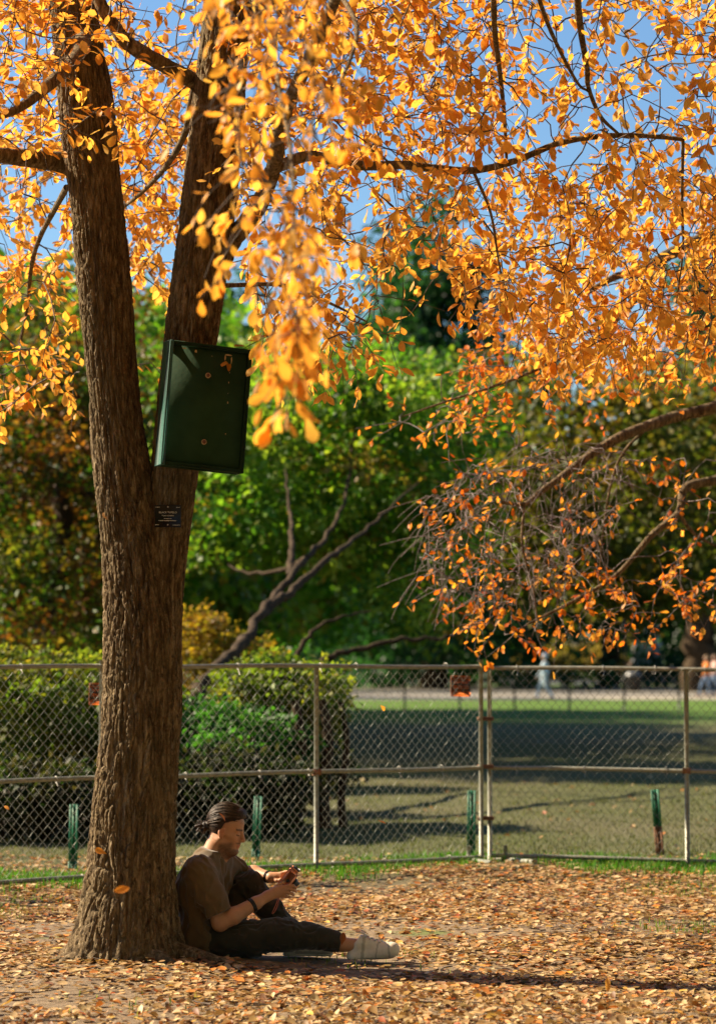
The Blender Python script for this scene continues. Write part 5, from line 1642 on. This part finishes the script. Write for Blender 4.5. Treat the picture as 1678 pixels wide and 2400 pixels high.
def blades(name, X, D, h, cols, w, label, lean=0.5):
    n = len(X)
    z = gz(X, D)
    a = NR.uniform(0, 6.28, n); hh = NR.uniform(h[0], h[1], n)
    bw = 0.0035
    dx, dy = np.cos(a), np.sin(a)
    ln = NR.uniform(0.1, lean, n) * hh
    p0 = np.stack([X - dy * bw, D + dx * bw, z - 0.01], -1); p1 = np.stack([X + dy * bw, D - dx * bw, z - 0.01], -1)
    m0 = np.stack([X - dy * bw * .8 + dx * ln * .4, D + dx * bw * .8 + dy * ln * .4, z + hh * .6], -1); m1 = np.stack([X + dy * bw * .8 + dx * ln * .4, D - dx * bw * .8 + dy * ln * .4, z + hh * .6], -1)
    t = np.stack([X + dx * ln, D + dy * ln, z + hh], -1)
    V = np.stack([p0, p1, m1, m0, t], 1).reshape(-1, 3)
    b = np.arange(n)[:, None] * 5
    o = obj(name, mesh_np(name, V, [b + np.array([[3, 2, 4]]), b + np.array([[0, 1, 2, 3]])], np.repeat(palette(cols, w, n, 0.3), 5, 0)), M['grassblade'])
    tag(o, label, 'grass', kind='stuff')
def grass():
    n = 60000
    D = 15.8 + NR.rand(n) * 4.4; X = NR.uniform(-1, 1, n) * D * 0.17
    fl = np.interp(X, [-3, -1.9, 1.03, 3], [16.9, 17.4, 18.95, 18.6])
    m = vnoise(np.stack([X * 1.6, D * 1.6, 0 * X], -1), 71)
    k = NR.rand(n) < np.clip(1.15 - np.abs(D - fl) / 0.75 + (m - 0.5) * 1.6, 0, 1)
    blades('grass', X[k], D[k], (0.025, 0.075), [(0.06, 0.19, 0.015), (0.10, 0.25, 0.025), (0.15, 0.24, 0.03)], [3, 3, 1], 'bright green grass growing along the foot of the fence')
    n = 26000
    D = 10.0 + NR.rand(n) * 7.5; X = NR.uniform(-1, 1, n) * D * 0.17
    m = vnoise(np.stack([X * 0.9, D * 0.9, 0 * X], -1), 72)
    k = NR.rand(n) < np.clip((m - 0.62) * 6, 0, 1) * np.clip((D - 11) / 4, 0.1, 1)
    blades('grass_tufts', X[k], D[k], (0.015, 0.045), [(0.10, 0.20, 0.025), (0.20, 0.24, 0.05), (0.28, 0.24, 0.08)], [2, 2, 1], 'short thin grass tufts between the fallen leaves')
    n = 26000
    D = 19.3 + NR.rand(n) ** 1.3 * 12; X = NR.uniform(-1, 1, n) * D * 0.17
    blades('lawn_grass', X, D, (0.015, 0.04), [(0.08, 0.10, 0.028), (0.12, 0.12, 0.04), (0.15, 0.13, 0.055)], [2, 2, 1], 'worn olive lawn grass behind the fence', 0.9)
grass()

def sticks():
    mbx = MB()
    for _ in range(220):
        d = RND.uniform(10.2, 18.5); x = RND.uniform(-1, 1) * d * 0.155; a = RND.uniform(0, 6.28); L = RND.uniform(0.05, 0.28)
        n = 6; t = np.linspace(-0.5, 0.5, n) * L
        bend = RND.uniform(-1, 1) * 0.6
        px = x + np.cos(a + bend * t / L) * t; py = d + np.sin(a + bend * t / L) * t
        mbx.tube(np.stack([px, py, gz(px, py) + RND.uniform(0.012, 0.026)], -1), np.linspace(0.0035, 0.0015, n) * RND.uniform(0.6, 1.4), 5)
    tag(mbx.build('fallen_twigs', M['twig']), 'thin fallen twigs strewn among the leaves', 'twigs', kind='stuff')
sticks()
# leaves in the air and caught on things
def falling(label, dx, dy, D, size, ang, tilt, c, nrm=None):
    p = Q(dx, dy, D)
    d = np.array((math.cos(ang), 0.25, math.sin(ang)))
    up = np.array((math.sin(tilt) * 0.8, -math.cos(tilt), 0.35))
    R = frames(d[None], up[None])[0]
    tv, t3, t4 = LD[int(abs(dx)) % len(LD)]
    me = mesh_np('falling_leaf', (tv - np.array((0.5, 0, 0))) * size @ R.T, [t3, t4], np.tile(np.array(c), (len(tv), 1)))
    tag(obj('falling_leaf', me, M['autumn'], None, tuple(p)), label, 'leaf', 'leaves drifting down')
falling('tan leaf caught on the lit left edge of the trunk, level with the plaque', 240, 1158, 12.70, 0.07, 2.2, 0.3, (0.5, 0.26, 0.09))
falling('orange leaf drifting in front of the lower trunk', 227, 1909, 11.9, 0.066, 2.8, 0.1, (0.66, 0.25, 0.03))
falling('blurred orange leaf drifting nearest the camera in front of the trunk foot', 273, 1994, 9.2, 0.064, 0.2, 0.2, (0.70, 0.27, 0.04))
falling('narrow orange leaf in front of the dark hair of the seated person', 500, 1830, 12.72, 0.058, -0.75, 1.2, (0.68, 0.22, 0.03))
falling('rust leaf standing by the ankle of the seated person', 768, 2104, 12.55, 0.070, 1.4, 0.15, (0.34, 0.11, 0.03))
falling('small orange leaf in the air before the shaded lawn', 858, 1587, 15.5, 0.05, -0.8, 0.6, (0.72, 0.28, 0.03))
falling('thin brown leaf in the air before the sunlit lawn', 857, 1843, 14.5, 0.055, -0.35, 1.25, (0.5, 0.18, 0.03))
falling('small orange leaf in the air at the left edge before the fence', 16, 1810, 14.5, 0.045, 2.4, 0.5, (0.70, 0.3, 0.04))
falling('small yellow leaf edge-on beside the green box', 634, 905, 12.9, 0.05, 1.3, 1.2, (0.75, 0.48, 0.07))
falling('orange leaf upright on the ground inside the long trunk shadow', 1362, 2207, 11.55, 0.075, 1.5, 0.1, (0.62, 0.33, 0.08))
# ------------------------------------------------------------------ people and things far behind
def far_person(label, x, y, face, top, legs, hair, pose='walk', skin=(0.45, 0.26, 0.17), bag=None, h=1.72):
    k = h / 1.72
    S = SDF((-0.55, -0.45, -0.02), (0.55, 0.45, 1.82), 0.022)
    T = SDF((-0.55, -0.45, -0.02), (0.55, 0.45, 1.82), 0.022)
    B = SDF((-0.55, -0.45, -0.02), (0.55, 0.45, 1.82), 0.022)
    dz = 0.0 if pose != 'sit' else -0.40
    # figure faces +X
    S.ell((0.02, 0, 1.60 + dz), (0.095, 0.075, 0.12), None, 0.02)
    S.cone((0.10, 0, 1.575 + dz), (0.115, 0, 1.57 + dz), 0.02, 0.016, 0.01)
    S.cone((0, 0, 1.42 + dz), (0.01, 0, 1.52 + dz), 0.055, 0.05, 0.02)
    T.cone((0.0, -0.12, 1.36 + dz), (0.0, 0.12, 1.36 + dz), 0.085, 0.085, 0.05)
    T.cone((0.0, -0.05, 1.25 + dz), (0.0, 0.05, 0.95 + dz), 0.14, 0.135, 0.06)
    sw = 0.16 if pose == 'walk' else 0.05
    for s in (-1, 1):
        e = np.array((-0.02 + s * sw * 0.6, 0.23 * s, 1.10 + dz)); w = np.array((0.10 + s * sw, 0.22 * s, 0.87 + dz)) if pose != 'sit' else np.array((0.24, 0.16 * s, 0.66))
        T.cone((0, 0.18 * s, 1.37 + dz), e, 0.065, 0.055, 0.04); T.cone(e, w, 0.052, 0.042, 0.03)
        S.cone(w, w + np.array((0.03, 0, -0.08)), 0.036, 0.03, 0.02)
        if pose == 'sit':
            B.cone((0, 0.09 * s, 0.50), (0.42, 0.10 * s, 0.50), 0.10, 0.075, 0.04); B.cone((0.42, 0.10 * s, 0.50), (0.44, 0.10 * s, 0.08), 0.07, 0.05, 0.03)
            S.cone((0.42, 0.10 * s, 0.04), (0.56, 0.10 * s, 0.03), 0.045, 0.04, 0.02)
        else:
            f = (0.30 if s < 0 else -0.30) if pose == 'walk' else 0.05 * s
            kx = f * 0.42 + (0.07 if pose == 'walk' else 0.02)
            B.cone((0, 0.085 * s, 0.90), (kx, 0.09 * s, 0.48), 0.10, 0.072, 0.04); B.cone((kx, 0.09 * s, 0.48), (f, 0.09 * s, 0.09), 0.068, 0.048, 0.03)
            S.cone((f - 0.05, 0.09 * s, 0.045), (f + 0.15, 0.09 * s, 0.035), 0.045, 0.038, 0.03)
    def mk(sd, name, c, m, par=None):
        V, q = sd.mesh()
        V = V * k
        return obj(name, mesh_np(name, V, [q], np.tile(np.array(c), (len(V), 1)) * (0.85 + 0.3 * vnoise(V * 9, 3))[:, None]), m, par)
    body = mk(S, 'person', skin, M['skin'])
    mk(T, 'jacket', top, M['cloth'], body); mk(B, 'trousers', legs, M['denim'], body)
    Hh = SDF((-0.2, -0.2, 1.4 + dz), (0.2, 0.2, 1.82 + dz), 0.02)
    Hh.ell((-0.012, 0, 1.635 + dz), (0.105, 0.09, 0.105), None, 0.02)
    Hh.ell((0.10, 0, 1.57 + dz), (0.075, 0.09, 0.085), None, 0.01, True)
    mk(Hh, 'hair', hair, M['hair'], body)
    if bag:
        bm = MB().box((-0.05 * k, -0.24 * k, 0.85 * k), (0.32 * k, 0.12 * k, 0.36 * k), bevel=0.04)
        bm.tube([(-0.08 * k, -0.2 * k, 1.0 * k), (-0.02, -0.12 * k, 1.42 * k), (0.02, 0.1 * k, 1.4 * k)], 0.014, 5)
        o = bm.build('bag', M['black'], body, False)
    body.location = (x, y, 0.01); body.rotation_euler = (0, 0, face)
    tag(body, label, 'person')
    return body
def px_x(src, D): return (src - 839) / F * D
far_person('person in pale blue clothes and cap walking left along the far path', px_x(1275, 91), 91, math.pi - 0.1, (0.45, 0.55, 0.62), (0.42, 0.50, 0.55), (0.40, 0.48, 0.6), 'walk', bag=True)
far_person('person in an orange top and jeans walking at the right edge', px_x(1653, 98), 98, math.pi + 0.25, (0.62, 0.20, 0.04), (0.10, 0.16, 0.26), (0.30, 0.20, 0.10), 'walk', h=1.65)
far_person('person in a pale pink top and jeans at the very right edge', px_x(1674, 99), 99.2, math.pi + 0.2, (0.66, 0.42, 0.36), (0.11, 0.17, 0.27), (0.12, 0.07, 0.04), 'walk', h=1.68)
def bench(label, x, y, w):
    root = empty('park_bench', (x, y, 0)); tag(root, label, 'bench')
    for k in range(3): MB().box((0, -0.14 + 0.14 * k, 0.44), (w, 0.11, 0.035)).build('seat_slat', M['bark_dark'], root, False)
    for k in range(3): MB().box((0, 0.24, 0.58 + 0.13 * k), (w, 0.03, 0.10)).build('back_slat', M['bark_dark'], root, False)
    for s in (-1, 0, 1):
        MB().box((s * (w / 2 - 0.1), 0.0, 0.21), (0.06, 0.42, 0.42)).build('leg', M['black'], root, False)
        MB().box((s * (w / 2 - 0.1), 0.27, 0.62), (0.05, 0.03, 0.5)).build('back_support', M['black'], root, False)
bx = px_x(1545, 140)
bench('long dark park bench with seated people in front of the monument', bx, 140, 5.0)
for dx, c, hr, lab in ((-1.75, (0.20, 0.12, 0.08), (0.10, 0.05, 0.02), 'person in a brown coat seated at the left end of the far bench'), (-0.15, (0.30, 0.26, 0.26), (0.25, 0.2, 0.17), 'person in grey seated on the far bench beside a blue jacket'),
                       (0.55, (0.04, 0.14, 0.42), (0.12, 0.08, 0.05), 'person in a bright blue jacket seated on the far bench'), (1.8, (0.05, 0.17, 0.13), (0.3, 0.2, 0.1), 'person in a green jacket seated at the right end of the far bench')):
    far_person(lab, bx + dx, 139.85, -math.pi / 2, c, (0.06, 0.07, 0.1), hr, 'sit')
# stone monument
def monument():
    D = 152; x = px_x(1515, D)
    root = empty('stone_monument', (x, D, 0)); tag(root, 'tall tapered grey stone monument behind the seated people', 'monument')
    def frust(z0, z1, w0, w1, name):
        V = [(sx * w / 2, sy * w / 2, z) for z, w in ((z0, w0), (z1, w1)) for sx, sy in ((-1, -1), (1, -1), (1, 1), (-1, 1))]
        f = np.array([[0, 1, 5, 4], [1, 2, 6, 5], [2, 3, 7, 6], [3, 0, 4, 7], [4, 5, 6, 7], [3, 2, 1, 0]])
        obj(name, mesh_np(name, V, [f], None, False), M['stone'], root)
    frust(0, 0.35, 3.2, 3.2, 'step'); frust(0.35, 0.7, 2.7, 2.7, 'step'); frust(0.7, 1.1, 2.2, 2.1, 'base_block')
    frust(1.1, 4.1, 1.85, 1.25, 'shaft'); frust(4.1, 4.35, 1.5, 1.5, 'cornice'); frust(4.35, 5.6, 1.0, 0.8, 'cap_block')
monument()
def litter_bin():
    D = 112; x = px_x(1482, D)
    root = empty('litter_bin', (x, D, 0)); tag(root, 'dark round litter bin beside the far path', 'litter bin')
    MB().lathe([(0.0, 0.02), (0.30, 0.02), (0.34, 0.1), (0.38, 0.7), (0.40, 0.72), (0.38, 0.74)], (0, 0, 0), 20).build('drum', M['black'], root)
    MB().lathe([(0.39, 0.745), (0.36, 0.85), (0.22, 0.95), (0.0, 0.98)], (0, 0, 0), 20).build('lid', M['greyplastic'], root)
litter_bin()
def low_fence():
    D = 73
    A = px_x(820, D); root = empty('low_post_fence', (A, D, 0)); tag(root, 'low dark post and chain fence along the far grass verge', 'fence')
    for k in range(8):
        x = k * 1.65
        p = MB().tube([(x, 0, 0), (x, 0, 0.5), (x, 0, 0.95)], 0.035, 8).build('post', M['black'], root)
        if k < 7:
            t = np.linspace(0, 1, 10)
            MB().tube([(x + 1.65 * a, 0, 0.82 - 0.16 * 4 * a * (1 - a)) for a in t], 0.012, 5).build('chain', M['black'], root)
low_fence()
def lamp_post(label, src, D, h):
    x = px_x(src, D); root = empty('lamp_post', (x, D, 0)); tag(root, label, 'lamp post')
    MB().lathe([(0.16, 0), (0.16, 0.4), (0.09, 0.5), (0.06, 0.7), (0.05, h - 0.6), (0.09, h - 0.5)], (0, 0, 0), 12).build('column', M['black'], root)
    MB().lathe([(0.08, h - 0.5), (0.20, h - 0.05), (0.16, h), (0.0, h + 0.12)], (0, 0, 0), 10).build('lantern', M['greyplastic'], root)
lamp_post('dark lamp post near the litter bin by the far path', 1462, 118, 3.6)
# yellow bushes glowing under the far trees
for src, D, rx, h, lab in ((1330, 165, 3.2, 2.4, 'low golden bush under the far trees left of the dark trunk'), (1455, 168, 2.4, 3.4, 'golden bush glimpsed just left of the monument'), (1250, 172, 3.0, 2.0, 'low golden bush behind the walking figure'), (1010, 160, 3.5, 1.8, 'green bush beyond the path above the orange sign'), (900, 150, 3.0, 2.0, 'green bush beyond the path above the middle fence post')):
    shrub(lab, px_x(src, D), D, rx, 1.5, h, 60, [(0.36, 0.22, 0.03), (0.28, 0.2, 0.04), (0.2, 0.18, 0.03)] if 'golden' in lab else GREEN[:3], [2, 2, 1], per=45, size=(0.2, 0.35), stems=3, rad=0.7)
